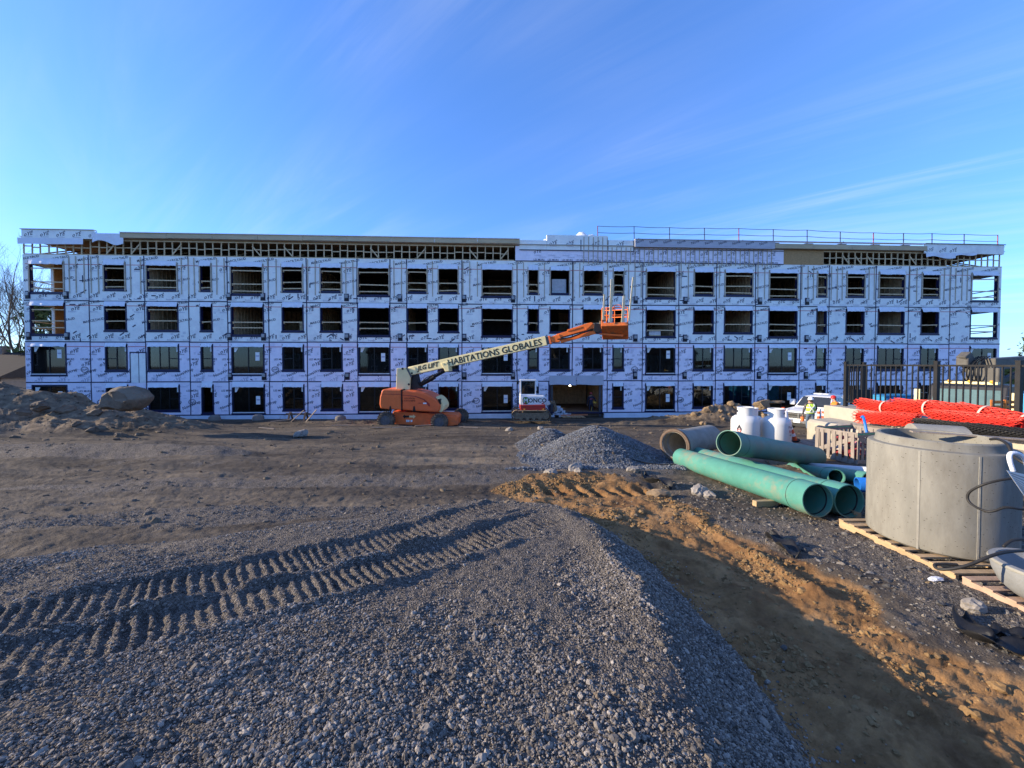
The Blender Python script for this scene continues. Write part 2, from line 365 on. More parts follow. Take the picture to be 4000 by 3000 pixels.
def ground_mat():
    m = bpy.data.materials.new('site_ground'); m.use_nodes = True; n = m.node_tree.nodes; L = m.node_tree.links; b = n['Principled BSDF']
    at = n.new('ShaderNodeAttribute'); at.attribute_name = 'mask'; se = n.new('ShaderNodeSeparateColor'); L.new(at.outputs['Color'], se.inputs[0])
    ge = n.new('ShaderNodeNewGeometry')
    def noi(scale, det=6, stretch=(1, 1, 1), ro=.65):
        mp = n.new('ShaderNodeMapping'); mp.inputs['Scale'].default_value = stretch; L.new(ge.outputs['Position'], mp.inputs[0])
        q = n.new('ShaderNodeTexNoise'); q.inputs['Scale'].default_value = scale; q.inputs['Detail'].default_value = det; q.inputs['Roughness'].default_value = ro; L.new(mp.outputs[0], q.inputs['Vector']); return q.outputs[0]
    def ramp(i, stops):
        r = n.new('ShaderNodeValToRGB'); L.new(i, r.inputs[0]); e = r.color_ramp.elements
        e[0].position, e[0].color = stops[0][0], (*stops[0][1], 1); e[1].position, e[1].color = stops[-1][0], (*stops[-1][1], 1)
        for p, c in stops[1:-1]: k = e.new(p); k.color = (*c, 1)
        return r.outputs[0]
    def mix(f, a, c, ty='MIX'):
        q = n.new('ShaderNodeMix'); q.data_type = 'RGBA'; q.blend_type = ty
        if isinstance(f, float): q.inputs['Factor'].default_value = f
        else: L.new(f, q.inputs['Factor'])
        L.new(a, q.inputs['A']); L.new(c, q.inputs['B']); return q.outputs['Result']
    dirt = ramp(noi(.55, 9, (.35, 1.6, 1)), [(.28, (.045, .037, .030)), (.45, (.10, .082, .064)), (.58, (.165, .133, .098)), (.75, (.29, .228, .155))])
    dirt = mix(.55, dirt, ramp(noi(7, 8), [(.3, (.30, .28, .26)), (.7, (1.0, 1.0, 1.0))]), 'MULTIPLY')
    vo = n.new('ShaderNodeTexVoronoi'); vo.inputs['Scale'].default_value = 70; L.new(ge.outputs['Position'], vo.inputs['Vector'])
    sv = n.new('ShaderNodeSeparateColor'); L.new(vo.outputs['Color'], sv.inputs[0])
    gra = ramp(sv.outputs[0], [(0, (.075, .067, .058)), (.5, (.14, .125, .108)), (.85, (.20, .178, .154)), (1, (.27, .24, .21))])
    gra = mix(.6, gra, ramp(noi(2.2, 7), [(.3, (.62, .62, .66)), (.7, (1.05, 1.0, .95))]), 'MULTIPLY')
    sand = ramp(noi(1.6, 8), [(.3, (.17, .088, .040)), (.5, (.28, .155, .066)), (.7, (.39, .23, .105))])
    sand = mix(.75, sand, ramp(noi(5, 9), [(.32, (.42, .40, .38)), (.55, (.9, .9, .9)), (.7, (1.1, 1.08, 1.0))]), 'MULTIPLY')
    brk = noi(3.5, 8); 
    def soft(mask, w=.5):
        a = n.new('ShaderNodeMath'); a.operation = 'SUBTRACT'; L.new(brk, a.inputs[0]); a.inputs[1].default_value = .5
        c = n.new('ShaderNodeMath'); c.operation = 'MULTIPLY_ADD'; L.new(a.outputs[0], c.inputs[0]); c.inputs[1].default_value = 1.6; L.new(mask, c.inputs[2])
        d = n.new('ShaderNodeMapRange'); d.inputs[1].default_value = .5-w/2; d.inputs[2].default_value = .5+w/2; L.new(c.outputs[0], d.inputs[0]); return d.outputs[0]
    cc = mix(soft(se.outputs[0]), dirt, gra); cc = mix(soft(se.outputs[1]), cc, sand)
    earth = ramp(noi(2.6, 9), [(.3, (.075, .057, .042)), (.5, (.17, .128, .088)), (.72, (.32, .24, .155))])
    cc = mix(soft(se.outputs[2]), cc, earth)
    L.new(cc, b.inputs['Base Color']); b.inputs['Roughness'].default_value = .95; b.inputs['Specular IOR Level'].default_value = .12
    v2 = n.new('ShaderNodeTexVoronoi'); v2.inputs['Scale'].default_value = 70; L.new(ge.outputs['Position'], v2.inputs['Vector'])
    iv = n.new('ShaderNodeMath'); iv.operation = 'MULTIPLY'; L.new(v2.outputs['Distance'], iv.inputs[0]); iv.inputs[1].default_value = -1.1
    gb = n.new('ShaderNodeMath'); gb.operation = 'MULTIPLY'; L.new(iv.outputs[0], gb.inputs[0]); L.new(se.outputs[0], gb.inputs[1])
    sb = n.new('ShaderNodeMath'); sb.operation = 'ADD'; L.new(gb.outputs[0], sb.inputs[0]); L.new(noi(16, 9, ro=.7), sb.inputs[1])
    bp = n.new('ShaderNodeBump'); bp.inputs['Strength'].default_value = .8; bp.inputs['Distance'].default_value = .03; L.new(sb.outputs[0], bp.inputs['Height']); L.new(bp.outputs[0], b.inputs['Normal'])
    return m
GMAT = ground_mat()
o = gridmesh('ground', X2, Y2, Z2, GMAT, np.stack([GM, SM, EM, TM], -1)); o['kind'] = 'structure'
xo = np.concatenate([np.linspace(-600, -60, 12), np.linspace(-50, 50, 41), np.linspace(60, 600, 12)])
yo = np.concatenate([np.linspace(-300, -20, 8), np.linspace(-16, 60, 32), np.linspace(70, 900, 14)])
Xo, Yo = np.meshgrid(xo, yo); Zo = np.interp(Yo, BY, BZ)-.35+0*Xo; Zo[Yo > 30] = -.12
co = np.zeros(Xo.shape+(4,)); co[..., 0] = .15
o = gridmesh('surrounding_ground', Xo, Yo, Zo, GMAT, co); o['kind'] = 'structure'

# ------------------------------------------------------------------ loose stone (uncountable)
def stone_mat(name, cs):
    m = bpy.data.materials.new(name); m.use_nodes = True; n = m.node_tree.nodes; L = m.node_tree.links; b = n['Principled BSDF']
    oi = n.new('ShaderNodeObjectInfo'); r = n.new('ShaderNodeValToRGB'); L.new(oi.outputs['Random'], r.inputs[0]); e = r.color_ramp.elements
    e[0].color = (*cs[0], 1); e[1].color = (*cs[-1], 1)
    for i, c in enumerate(cs[1:-1]): k = e.new((i+1)/(len(cs)-1)); k.color = (*c, 1)
    ge = n.new('ShaderNodeNewGeometry'); no = n.new('ShaderNodeTexNoise'); no.inputs['Scale'].default_value = 60; no.inputs['Detail'].default_value = 5; L.new(ge.outputs['Position'], no.inputs['Vector'])
    mi = n.new('ShaderNodeMix'); mi.data_type = 'RGBA'; mi.blend_type = 'MULTIPLY'; mi.inputs['Factor'].default_value = .6; L.new(r.outputs[0], mi.inputs['A'])
    r2 = n.new('ShaderNodeValToRGB'); L.new(no.outputs[0], r2.inputs[0]); r2.color_ramp.elements[0].position = .3; r2.color_ramp.elements[1].position = .65; r2.color_ramp.elements[0].color = (.55, .53, .5, 1)
    L.new(r2.outputs[0], mi.inputs['B']); L.new(mi.outputs['Result'], b.inputs['Base Color'])
    b.inputs['Roughness'].default_value = .92; b.inputs['Specular IOR Level'].default_value = .15; return m
def scatter(name, pts, size, mat, label, cat, flat=.7, seed=0):
    r = np.random.default_rng(seed); N = len(pts)
    me = bpy.data.meshes.new(name); me.vertices.add(N); me.vertices.foreach_set('co', pts.astype(np.float32).ravel())
    scl = size[:, None]*r.uniform(.6, 1.35, (N, 3))*np.array([1, 1, flat]); rot = r.uniform(-1, 1, (N, 3))*np.array([.55, .55, math.pi])
    for nm, a in (('sc', scl), ('ro', rot)):
        q = me.attributes.new(nm, 'FLOAT_VECTOR', 'POINT'); q.data.foreach_set('vector', a.astype(np.float32).ravel())
    me.materials.append(mat); o = bpy.data.objects.new(name, me); col.objects.link(o)
    ng = bpy.data.node_groups.new(name, 'GeometryNodeTree')
    ng.interface.new_socket('Geometry', in_out='INPUT', socket_type='NodeSocketGeometry'); ng.interface.new_socket('Geometry', in_out='OUTPUT', socket_type='NodeSocketGeometry')
    n = ng.nodes; L = ng.links; gi = n.new('NodeGroupInput'); go = n.new('NodeGroupOutput'); jn = n.new('GeometryNodeJoinGeometry')
    for k in range(6):
        ic = n.new('GeometryNodeMeshIcoSphere'); ic.inputs['Radius'].default_value = 1; ic.inputs['Subdivisions'].default_value = 2
        nz = n.new('ShaderNodeTexNoise'); nz.noise_dimensions = '4D'; nz.inputs['W'].default_value = k*7.3+seed; nz.inputs['Scale'].default_value = 1.15; nz.inputs['Detail'].default_value = 1.5
        sb = n.new('ShaderNodeVectorMath'); sb.operation = 'SUBTRACT'; L.new(nz.outputs['Color'], sb.inputs[0]); sb.inputs[1].default_value = (.5, .5, .5)
        ms = n.new('ShaderNodeVectorMath'); ms.operation = 'SCALE'; L.new(sb.outputs[0], ms.inputs[0]); ms.inputs['Scale'].default_value = 2.1
        sp_ = n.new('GeometryNodeSetPosition'); L.new(ic.outputs[0], sp_.inputs[0]); L.new(ms.outputs[0], sp_.inputs['Offset'])
        sh = n.new('GeometryNodeSetShadeSmooth'); sh.inputs['Shade Smooth'].default_value = False; L.new(sp_.outputs[0], sh.inputs[0])
        sm_ = n.new('GeometryNodeSetMaterial'); sm_.inputs['Material'].default_value = mat; L.new(sh.outputs[0], sm_.inputs[0])
        gg = n.new('GeometryNodeGeometryToInstance'); L.new(sm_.outputs[0], gg.inputs[0]); L.new(gg.outputs[0], jn.inputs[0])
    ip = n.new('GeometryNodeInstanceOnPoints'); L.new(gi.outputs[0], ip.inputs['Points']); L.new(jn.outputs[0], ip.inputs['Instance']); ip.inputs['Pick Instance'].default_value = True
    na = n.new('GeometryNodeInputNamedAttribute'); na.data_type = 'FLOAT_VECTOR'; na.inputs['Name'].default_value = 'sc'; L.new(na.outputs[0], ip.inputs['Scale'])
    nb = n.new('GeometryNodeInputNamedAttribute'); nb.data_type = 'FLOAT_VECTOR'; nb.inputs['Name'].default_value = 'ro'; L.new(nb.outputs[0], ip.inputs['Rotation'])
    rv = n.new('FunctionNodeRandomValue'); rv.data_type = 'INT'; rv.inputs['Min'].default_value = 0; rv.inputs['Max'].default_value = 5
    for s_ in rv.inputs:
        if s_.name == 'Min' and s_.type == 'INT': s_.default_value = 0
        if s_.name == 'Max' and s_.type == 'INT': s_.default_value = 5
    ro = [s_ for s_ in rv.outputs if s_.type == 'INT'][0]; L.new(ro, ip.inputs['Instance Index'])
    L.new(ip.outputs[0], go.inputs[0])
    md = o.modifiers.new('stones', 'NODES'); md.node_group = ng
    return tag(o, label, cat, kind='stuff')
def sample(n, x0, x1, y0, y1, fn, seed, pw=1.0, umax=1.75):
    """random points weighted by fn(gravel, sand, earth, track, x, y), denser towards y0 when pw > 1"""
    r = np.random.default_rng(seed); t = r.uniform(size=n)**pw; y = y0+(y1-y0)*t; x = r.uniform(x0, x1, n)
    k = np.abs(x) < np.maximum(y, 2.4)*umax; x, y = x[k], y[k]
    z, g, s_, e, tr = hgt(x, y, True, True); p = fn(g, s_, e, tr, x, y); k = r.uniform(size=len(x)) < p
    return np.stack([x[k], y[k], z[k]], -1)
GREY = [(.085, .076, .067), (.145, .129, .112), (.195, .173, .15), (.26, .231, .20), (.37, .33, .285), (.19, .148, .105)]
SM1 = stone_mat('crushed_stone', GREY)
def patchy(x, y): return np.clip(.52+2.0*fbm(x*1.1, y*1.1, 201, 3), .04, 1)
P = np.concatenate([
    sample(330000, -5.5, 2.4, 1.0, 4.6, lambda g, s_, e, t, x, y: (g > .5)*(1-.84*t)*patchy(x, y), 1, 1.5),
    sample(100000, -10, 2.2, 4.2, 8.0, lambda g, s_, e, t, x, y: (g > .4)*(1-.7*t)*patchy(x, y), 2, 1.2),
    sample(60000, 1.0, 2.8, 1.4, 7.2, lambda g, s_, e, t, x, y: np.where(xr(y)-x > .0, (xr(y)-x < .9)*.9, .5*np.exp((xr(y)-x)/.10)), 3, 1.25)])
P[:, 2] += .004
scatter('gravel_stones', P, np.exp(rng.normal(math.log(.0044), .52, len(P))).clip(.0025, .03), SM1, 'loose grey crushed stone covering the gravel plateau with the crawler tracks', 'gravel', seed=1)
P = sample(75000, -.2, 5.8, 10.2, 15.0, lambda g, s_, e, t, x, y: (g > .5)*1., 5)
scatter('mound_stones', P, np.exp(rng.normal(math.log(.0135), .35, len(P))).clip(.007, .04), stone_mat('mound_stone', [(.085, .09, .10), (.13, .138, .15), (.17, .178, .19), (.22, .228, .24), (.28, .285, .295)]), 'loose blue grey stone covering the two conical mounds', 'gravel', seed=2)
SM3 = stone_mat('dirt_clods', [(.08, .062, .046), (.14, .108, .078), (.2, .155, .105), (.18, .155, .125), (.12, .105, .09)])
P = sample(26000, -30, 16, 6.5, 28, lambda g, s_, e, t, x, y: .12+.8*np.clip(fbm(x*.4, y*.8, 205, 3), 0, 1)+.6*(e > .3), 6, 1.4)
scatter('dirt_clods', P, np.exp(rng.normal(math.log(.02), .55, len(P))).clip(.008, .11), SM3, 'loose brown clods and pebbles lying over the churned site earth', 'soil', seed=3)
SM4 = stone_mat('sand_lumps', [(.16, .095, .042), (.25, .155, .07), (.32, .21, .10), (.21, .128, .058)])
P = sample(80000, -1, 4.8, 1.6, 10, lambda g, s_, e, t, x, y: (s_ > .5)*np.clip(fbm(x*1.2, y*1.2, 207, 3)*2.6+.02+.5*np.exp(-((y-8.4)/.8)**2)+.4*np.exp(-((x-3.3)/.3)**2), .05, .95), 7)
scatter('sand_lumps', P, np.exp(rng.normal(math.log(.0095), .6, len(P))).clip(.003, .06), SM4, 'crumbs of damp tan sand along the excavated strip', 'sand', seed=4)
P = sample(15000, 3.3, 9.5, 2.0, 9.0, lambda g, s_, e, t, x, y: (s_ < .4)*.7, 8, 1.2)
scatter('verge_stones', P, np.exp(rng.normal(math.log(.009), .55, len(P))).clip(.004, .06), stone_mat('verge_stone', [(.07, .068, .065), (.11, .105, .10), (.15, .14, .13), (.26, .24, .21), (.22, .16, .09)]), 'dark grey gravel and rubble around the concrete rings and pipes', 'gravel', seed=5)
# ------------------------------------------------------------------ apartment block under construction
WRAP_U = M('house_wrap_pale', (.86, .90, .87), .62, .07, 1.6, .9, 4, c2=(.68, .68, .70), t=(.50, .72))  # darker patches put wrinkle shading into the colour
WRAP_L = M('house_wrap_lavender', (.84, .82, .95), .6, .08, 1.7, .9, 4, c2=(.62, .60, .78), t=(.52, .74))  # wrinkle shading painted in as darker patches here too
WRAP_G = M('wrap_underlay_grey', (.47, .48, .54), .7, .06, 2, .3, 6)
FLAP = M('wrap_flap', (.72, .77, .86), .6, .06, 3, .5, 7)
NAVY = M('navy_flashing_membrane', (.013, .016, .060), .45, .3, 8, 0, c2=(.05, .06, .14), t=(.62, .75))
REDT = M('red_tape', (.48, .03, .035), .6, .2, 4)
OSB = M('osb_sheathing', (.42, .26, .12), .8, .35, 9, .2, 30, stretch=(1, 1, 3))
LUM = M('spruce_lumber', (.60, .47, .29), .75, .2, 5, .15, 30, stretch=(1, 1, .3))
BAT = M('furring_strip', (.46, .40, .31), .8, .22, 3, 0)
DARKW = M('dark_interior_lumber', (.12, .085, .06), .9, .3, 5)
BLACKF = M('black_window_frame', (.012, .012, .013), .4, .2, 5)
GLASS = MGLASS('window_glass', (.40, .45, .45), .02)
STICK = M('window_sticker', (.78, .82, .82), .6, .08, 30)
INK = M('wrap_ink', (.06, .065, .10), .8, .5, 3)
INKG = M('wrap_ink_grey', (.42, .44, .55), .8, .2, 6)
CONC = M('foundation_insulation', (.62, .70, .80), .8, .1, 1.5, .2, 12, c2=(.34, .30, .26), t=(.6, .75))
BLD = thing('apartment_building', 'four storey apartment block under construction wrapped in pale blue and lavender house wrap', 'building', (0, D0, 0), PS)
S0, S1 = S(95), 39.96
ZT, J43, J32, J21, ZB = 12.03, 8.74, 5.79, 2.86, .42
FLOOR = {4: 9.30, 3: 6.34, 2: 3.42, 1: .48}
HEAD = {4: 11.46, 3: 8.50, 2: 5.56, 1: 2.58}
SILL = {4: 9.63, 3: 6.68, 2: 3.76, 1: .80}
PSILL = {4: 9.37, 3: 6.36, 2: 3.46, 1: .58}
ZR = {4: (J43, ZT), 3: (J32, J43), 2: (J21, J32), 1: (ZB, J21)}
# opening columns in photo pixels (left, right), kind: c corner, w window, p patio door, n narrow
COLS = [(122, 252, 'c'), (412, 491, 'w'), (578, 693, 'x'), (786, 826, 'n'), (906, 1027, 'p'), (1105, 1182, 'w'), (1255, 1333, 'w'), (1402, 1519, 'p'),
        (1594, 1667, 'w'), (1715, 1788, 'w'), (1885, 1999, 'p'), (2065, 2101, 'n'), (2151, 2222, 'w'), (2280, 2353, 'w'), (2397, 2434, 'n'),
        (2526, 2635, 'p'), (2712, 2784, 'w'), (2832, 2936, 'x'), (3005, 3111, 'p'), (3192, 3226, 'n'), (3307, 3373, 'w'), (3432, 3529, 'x'),
        (3600, 3664, 'w'), (3793, 3892, 'c')]
SEAM = [350, 567, 739, 890, 1050, 1199, 1396, 1524, 1589, 1804, 2020, 2236, 2373, 2510, 2651, 2797, 2950, 3125, 3237, 3419, 3547, 3709]
JIT = random.Random(5)
OPEN = {1: [], 2: [], 3: [], 4: []}
for fl in (4, 3, 2, 1):
    for ci, (a, b, k) in enumerate(COLS):
        if fl == 1 and ci in (12, 13): continue
        z0 = PSILL[fl] if k in 'pc' else SILL[fl]
        if fl == 1 and ci == 3: z0 = PSILL[1]
        if fl == 1 and k in 'pc': z0 = PSILL[1]
        OPEN[fl].append((S(a), S(b), z0, HEAD[fl], k, ci))
OPEN[1].append((S(2149), S(2356), .30, 2.62, 'e', 12)); OPEN[1].sort()
edges = [S0]+[S(p) for p in SEAM]+[S1]
def wall_panel(s0, s1, z0, z1, ops, mats, name, t0=0., t1=.20, mi=0):
    """sheathed wall with real openings: outer skin, inner skin, reveals"""
    mb = MB(); xs = sorted({s0, s1, *[max(s0, min(s1, v)) for o in ops for v in o[:2]]})
    for a, b in zip(xs[:-1], xs[1:]):
        if b-a < 1e-4: continue
        m = (a+b)/2; zs = [z0]; 
        for o in sorted([o for o in ops if o[0] < m < o[1]], key=lambda q: q[2]): zs += [max(z0, o[2]), min(z1, o[3])]
        zs.append(z1)
        for c, d in zip(zs[::2], zs[1::2]):
            if d-c < 1e-4: continue
            n = max(1, int((b-a)/.5))
            for k in range(n):
                p, q = a+(b-a)*k/n, a+(b-a)*(k+1)/n
                mb.add([(p, t0, c), (q, t0, c), (q, t0, d), (p, t0, d)], [(0, 1, 2, 3)], 0)
            mb.add([(a, t1, c), (b, t1, c), (b, t1, d), (a, t1, d)], [(3, 2, 1, 0)], 1)
    for o in ops:
        a, b, c, d = o[:4]
        if a >= s0-1e-3 and b <= s1+1e-3:
            mb.add([(a, t0, c), (a, t1, c), (a, t1, d), (a, t0, d)], [(0, 1, 2, 3)], 2); mb.add([(b, t0, c), (b, t1, c), (b, t1, d), (b, t0, d)], [(3, 2, 1, 0)], 2)
            mb.add([(a, t0, c), (b, t0, c), (b, t1, c), (a, t1, c)], [(0, 1, 2, 3)], 2); mb.add([(a, t0, d), (b, t0, d), (b, t1, d), (a, t1, d)], [(3, 2, 1, 0)], 2)
    return mb.build(name, mats, BLD)
INK_U, INK_L = MB(), MB()
for fl in (4, 3, 2, 1):
    z0, z1 = ZR[fl]; wm = WRAP_U if fl >= 3 else WRAP_L
    ed = [e for e in edges]
    # seams falling in an opening are moved to its edge
    for i, e in enumerate(ed):
        for o in OPEN[fl]:
            if o[0]-.02 < e < o[1]+.02: ed[i] = o[0]-.1 if e-o[0] < o[1]-e else o[1]+.1
    for a, b in zip(ed[:-1], ed[1:]):
        ops = [o for o in OPEN[fl] if o[0] >= a-.001 and o[1] <= b+.001]
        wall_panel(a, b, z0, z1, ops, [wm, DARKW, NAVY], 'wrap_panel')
    for e in ed[1:-1]:                                             # vertical seam tape, a little wandering
        zz = [z0, z0+(z1-z0)*JIT.uniform(.25, .4), z1]; mb = MB(); w = .036; dxs = [JIT.uniform(-.04, .04) for _ in zz]
        for k in range(2):
            x0, x1 = e+dxs[k]*.5, e+dxs[k+1]*.5
            mb.add([(x0-w, -.008, zz[k]), (x0+w, -.008, zz[k]), (x1+w, -.008, zz[k+1]), (x1-w, -.008, zz[k+1])], [(0, 1, 2, 3)])
        mb.build('seam_tape', NAVY, BLD)
# horizontal tapes at the storey joints
for z in (J43, J32, J21):
    for a, b in zip(edges[:-1], edges[1:]):
        d = JIT.uniform(-.025, .025); MB().box(a, b, -.012, -.002, z-.038+d, z+.038+d).build('joint_tape', NAVY, BLD)
MB().box(S0, S1, -.05, .0, ZB-.06, ZB+.02).build('base_tape', NAVY, BLD)
def free_spans(fl, z0, z1, pad=.18):
    """stretches of wall clear of openings between z0 and z1"""
    r = []; x = S0+.15
    for o in sorted(OPEN[fl]):
        if o[2]-pad < z1 and o[3]+pad > z0:
            if o[0]-pad > x: r.append((x, o[0]-pad))
            x = max(x, o[1]+pad)
    if S1-.15 > x: r.append((x, S1-.15))
    return r
for fl, z in ((4, 11.36), (3, 8.40), (2, 5.44), (2, 3.10)):        # red levelling tape
    for a, b in free_spans(fl, z, z, .12):
        if fl == 2 and z < 4 and JIT.random() < .4: continue
        MB().box(a, b, -.009, -.001, z-.018, z+.018).build('red_tape', REDT, BLD)

# ---- windows, doors, open frames
def ring(mb, a, b, c, d, w, y0, y1, mi=0):
    mb.box(a-w, a, y0, y1, c-w, d+w, mi); mb.box(b, b+w, y0, y1, c-w, d+w, mi); mb.box(a, b, y0, y1, c-w, c, mi); mb.box(a, b, y0, y1, d, d+w, mi)
def flap(parent, a, b, z, h, sd_):
    r = random.Random(sd_); sag = [r.uniform(-.022, .015) for _ in range(13)]
    def fn(u, v):
        i = u*12; k = int(min(i, 11)); q = sag[k]*(1-(i-k))+sag[k+1]*(i-k)
        return (a+(b-a)*u, -.03-.10*v*math.sin(v*2.2)-.02*math.sin(u*23+sd_)*v, z+h*(1-v)-.10*v+q*v-(.02*v if u < .03 or u > .97 else 0))
    MB().grid(fn, 24, 5).build('head_flap', FLAP, parent, smooth=True)
def rails(parent, a, b, c, d, fr, r):
    for f in fr:
        z = d-(d-c)*f+r.uniform(-.03, .03); t = r.uniform(-.02, .02)
        MB().bar((a+.03, .03, z-t), (b-.03, .03, z+t), .04, .075).build('guard_board', LUM, parent)
        for x in (a+.05, b-.05): MB().box(x-.035, x+.035, .055, .095, z-.13, z+.05).build('rail_cleat', LUM, parent)
PRT = {4: (.655, .93), 3: (.66,)}
TOPR = {(4, 0), (4, 1), (4, 2), (4, 4), (4, 5), (4, 6), (4, 7), (4, 8), (3, 0), (3, 1), (3, 2), (4, 17), (4, 18), (4, 19), (4, 20), (4, 21), (4, 22), (4, 23), (4, 14)}
for fl in (4, 3, 2, 1):
    for (a, b, c, d, k, ci) in OPEN[fl]:
        r = random.Random(fl*100+ci)
        if k == 'e': continue
        mb = MB(); w = .09
        ring(mb, a, b, c, d, w, -.016, .03)
        mb.box(a-w-.05, b+w+.05, -.022, -.016, c-w-.10, c-w+.02)
        if fl >= 3:
            p = mb.build('opening_membrane', NAVY, BLD)
            fr = list(PRT[fl]) if k != 'p' and k != 'c' else ([.655, .90] if fl == 4 else [.57, .78])
            if (fl, ci) in TOPR: fr.append(.20)
            if (fl, ci) == (4, 12): fr = []
            if (fl, ci) in ((3, 10),): fr = [.46]
            rails(p, a, b, c, d, fr, r)
            if fl == 4:
                for x in (a-.045, b+.045): MB().box(x-.04, x+.04, -.055, -.02, c-.05-(.0 if k in 'pc' else .12), d+.12).build('jamb_board', BAT, p)
        else:
            p = MB(); ring(p, a+.055, b-.055, c+.055, d-.055, .055, .03, .10)
            m = (a+b)/2; door = (fl == 1 and ci == 3)
            lites = []
            if door: lites = []
            elif k in 'pc': p.box(m-.035, m+.035, .035, .095, c+.055, d-.055); lites = [(a+.055, m-.035, c+.055, d-.055), (m+.035, b-.055, c+.055, d-.055)]
            elif k == 'n':
                zz = c+(d-c)*.45; p.box(a+.055, b-.055, .035, .095, zz-.03, zz+.03); lites = [(a+.055, b-.055, c+.055, zz-.03), (a+.055, b-.055, zz+.03, d-.055)]
            elif k == 'x':
                m1, m2 = a+(b-a)*.36, a+(b-a)*.67
                for q in (m1, m2): p.box(q-.03, q+.03, .035, .095, c+.055, d-.055)
                zz = c+(d-c)*.45; p.box(m2+.03, b-.055, .036, .094, zz-.03, zz+.03)
                lites = [(a+.055, m1-.03, c+.055, d-.055), (m1+.03, m2-.03, c+.055, d-.055), (m2+.03, b-.055, zz+.03, d-.055), (m2+.03, b-.055, c+.055, zz-.03)]
            else:
                p.box(m-.035, m+.035, .035, .095, c+.055, d-.055); zz = c+(d-c)*.45; left = r.random() < .5
                q0, q1 = (a+.055, m-.035) if left else (m+.035, b-.055); p.box(q0, q1, .036, .094, zz-.03, zz+.03)
                e0, e1 = (m+.035, b-.055) if left else (a+.055, m-.035)
                lites = [(q0, q1, c+.055, zz-.03), (q0, q1, zz+.03, d-.055), (e0, e1, c+.055, d-.055)]
            p = p.build('door_frame' if door else 'patio_door' if k in 'pc' else 'window', BLACKF, BLD)
            mb.build('flashing_membrane', NAVY, p)
            for (q0, q1, e0, e1) in lites: MB().box(q0, q1, .062, .068, e0, e1).build('pane', GLASS, p)
            if k in 'pc' and not door:
                MB().box(a-.02, b+.02, -.05, .03, c-.05, c+.01).build('threshold', M('pale_sill', (.7, .75, .78), .5), p)
                x = m+(b-m)*.45; z = d-.32-r.uniform(0, .5)
                MB().box(x, x+.30, .052, .058, z-.62, z).build('sticker', STICK, p); MB().box(x+.03, x+.27, .049, .0515, z-.33, z-.22).build('sticker_print', INKG, p)
                x = a+.09; MB().add([(x, .055, d-.1), (x+.34, .055, d-.1), (x+.12, .055, d-.5), (x, .055, d-.5)], [(0, 1, 2, 3)][::-1]).build('corner_sticker', STICK, p)
            else:
                MB().box(b-.16, b-.07, .052, .058, d-.48, d-.12).build('sticker', STICK, p)
        if not (fl == 1 and k == 'c'): flap(p, a-.03, b+.03, d-.03, r.uniform(.22, .34) if fl != 2 else .20, fl*31+ci)
# entry opening: fabric valance, steel posts, lintel
ea, eb, ec, ed_, _, _ = [o for o in OPEN[1] if o[4] == 'e'][0]
MB().box(ea-.12, ea, -.03, .1, .1, ed_).build('entry_jamb', NAVY, BLD)
STEEL = M('dark_steel_post', (.07, .075, .085), .5, .2, 6)
for x in (ea+.16, eb-.16): MB().box(x-.09, x+.09, .12, .30, .05, ed_).build('steel_post', STEEL, BLD)
for i, (a, b) in enumerate(((ea-.05, (ea+eb)/2-.02), ((ea+eb)/2+.02, eb+.05))):
    MB().grid(lambda u, v: (a+(b-a)*u, -.03-.05*v-.015*math.sin(u*11+i), 3.28-.72*v+.03*math.sin(u*5+i)*v), 14, 4).build('entry_valance', WRAP_G, BLD, smooth=True)
# bulb over the entry, lit in the photograph
bl = bpy.data.materials.new('lit_bulb'); bl.use_nodes = True; bb = bl.node_tree.nodes['Principled BSDF']; bb.inputs['Emission Color'].default_value = (1, .85, .6, 1); bb.inputs['Emission Strength'].default_value = 14; bb.inputs['Base Color'].default_value = (1, .9, .7, 1)
lamp = thing('work_lamp', 'lit bare bulb hanging inside the dark ground floor entry', 'lamp', (BLD.matrix_world @ Vector((0, 0, 0))))
q = fac(2236, 1502); Pw = Vector((0, D0, 0))+Vector((math.cos(PS), math.sin(PS), 0))*(q[0]+.05)+Vector((-math.sin(PS), math.cos(PS), 0))*1.2; Pw.z = 2.42; lamp.location = Pw
MB().lathe([(.001, -.07), (.045, -.05), (.06, 0), (.03, .06), (.022, .1)], 14).build('bulb', bl, lamp, smooth=True)
MB().cyl((0, 0, .1), (0, 0, .5), .02, n=8).build('socket_cord', BLACKF, lamp)

# ---- furring strips on the top storey
for a, b in free_spans(4, 9.4, 11.4, .16):
    n = max(1, int(round((b-a)/.52))) if b-a > .35 else 0
    for i in range(n):
        x = a+(b-a)*(i+.5)/n+JIT.uniform(-.04, .04); MB().bar((x, -.026, 9.28+JIT.uniform(-.06, .06)), (x+JIT.uniform(-.02, .02), -.026, 11.93), .058, .024, (0, 1, 0)).build('batten', BAT, BLD)
# ---- wall vents by the joints
VENT = [897, 1029, 1355, 1563, 1813, 2004, 2482, 2676, 2967, 3151]
GALV = M('galvanised_vent', (.30, .31, .33), .45, .2, 5, metal=.6)
for z in (J43, J32, J21):
    for px in VENT+([262, 112] if z > 3 else []):
        x = S(px); v = MB().box(x-.17, x+.17, -.035, -.004, z+.12, z+.68).build('wall_vent', NAVY, BLD)
        MB().box(x-.11, x+.11, -.12, -.035, z+.36, z+.60).build('vent_hood', GALV, v); MB().box(x-.11, x+.11, -.07, -.035, z+.18, z+.34).build('vent_mouth', BLACKF, v)
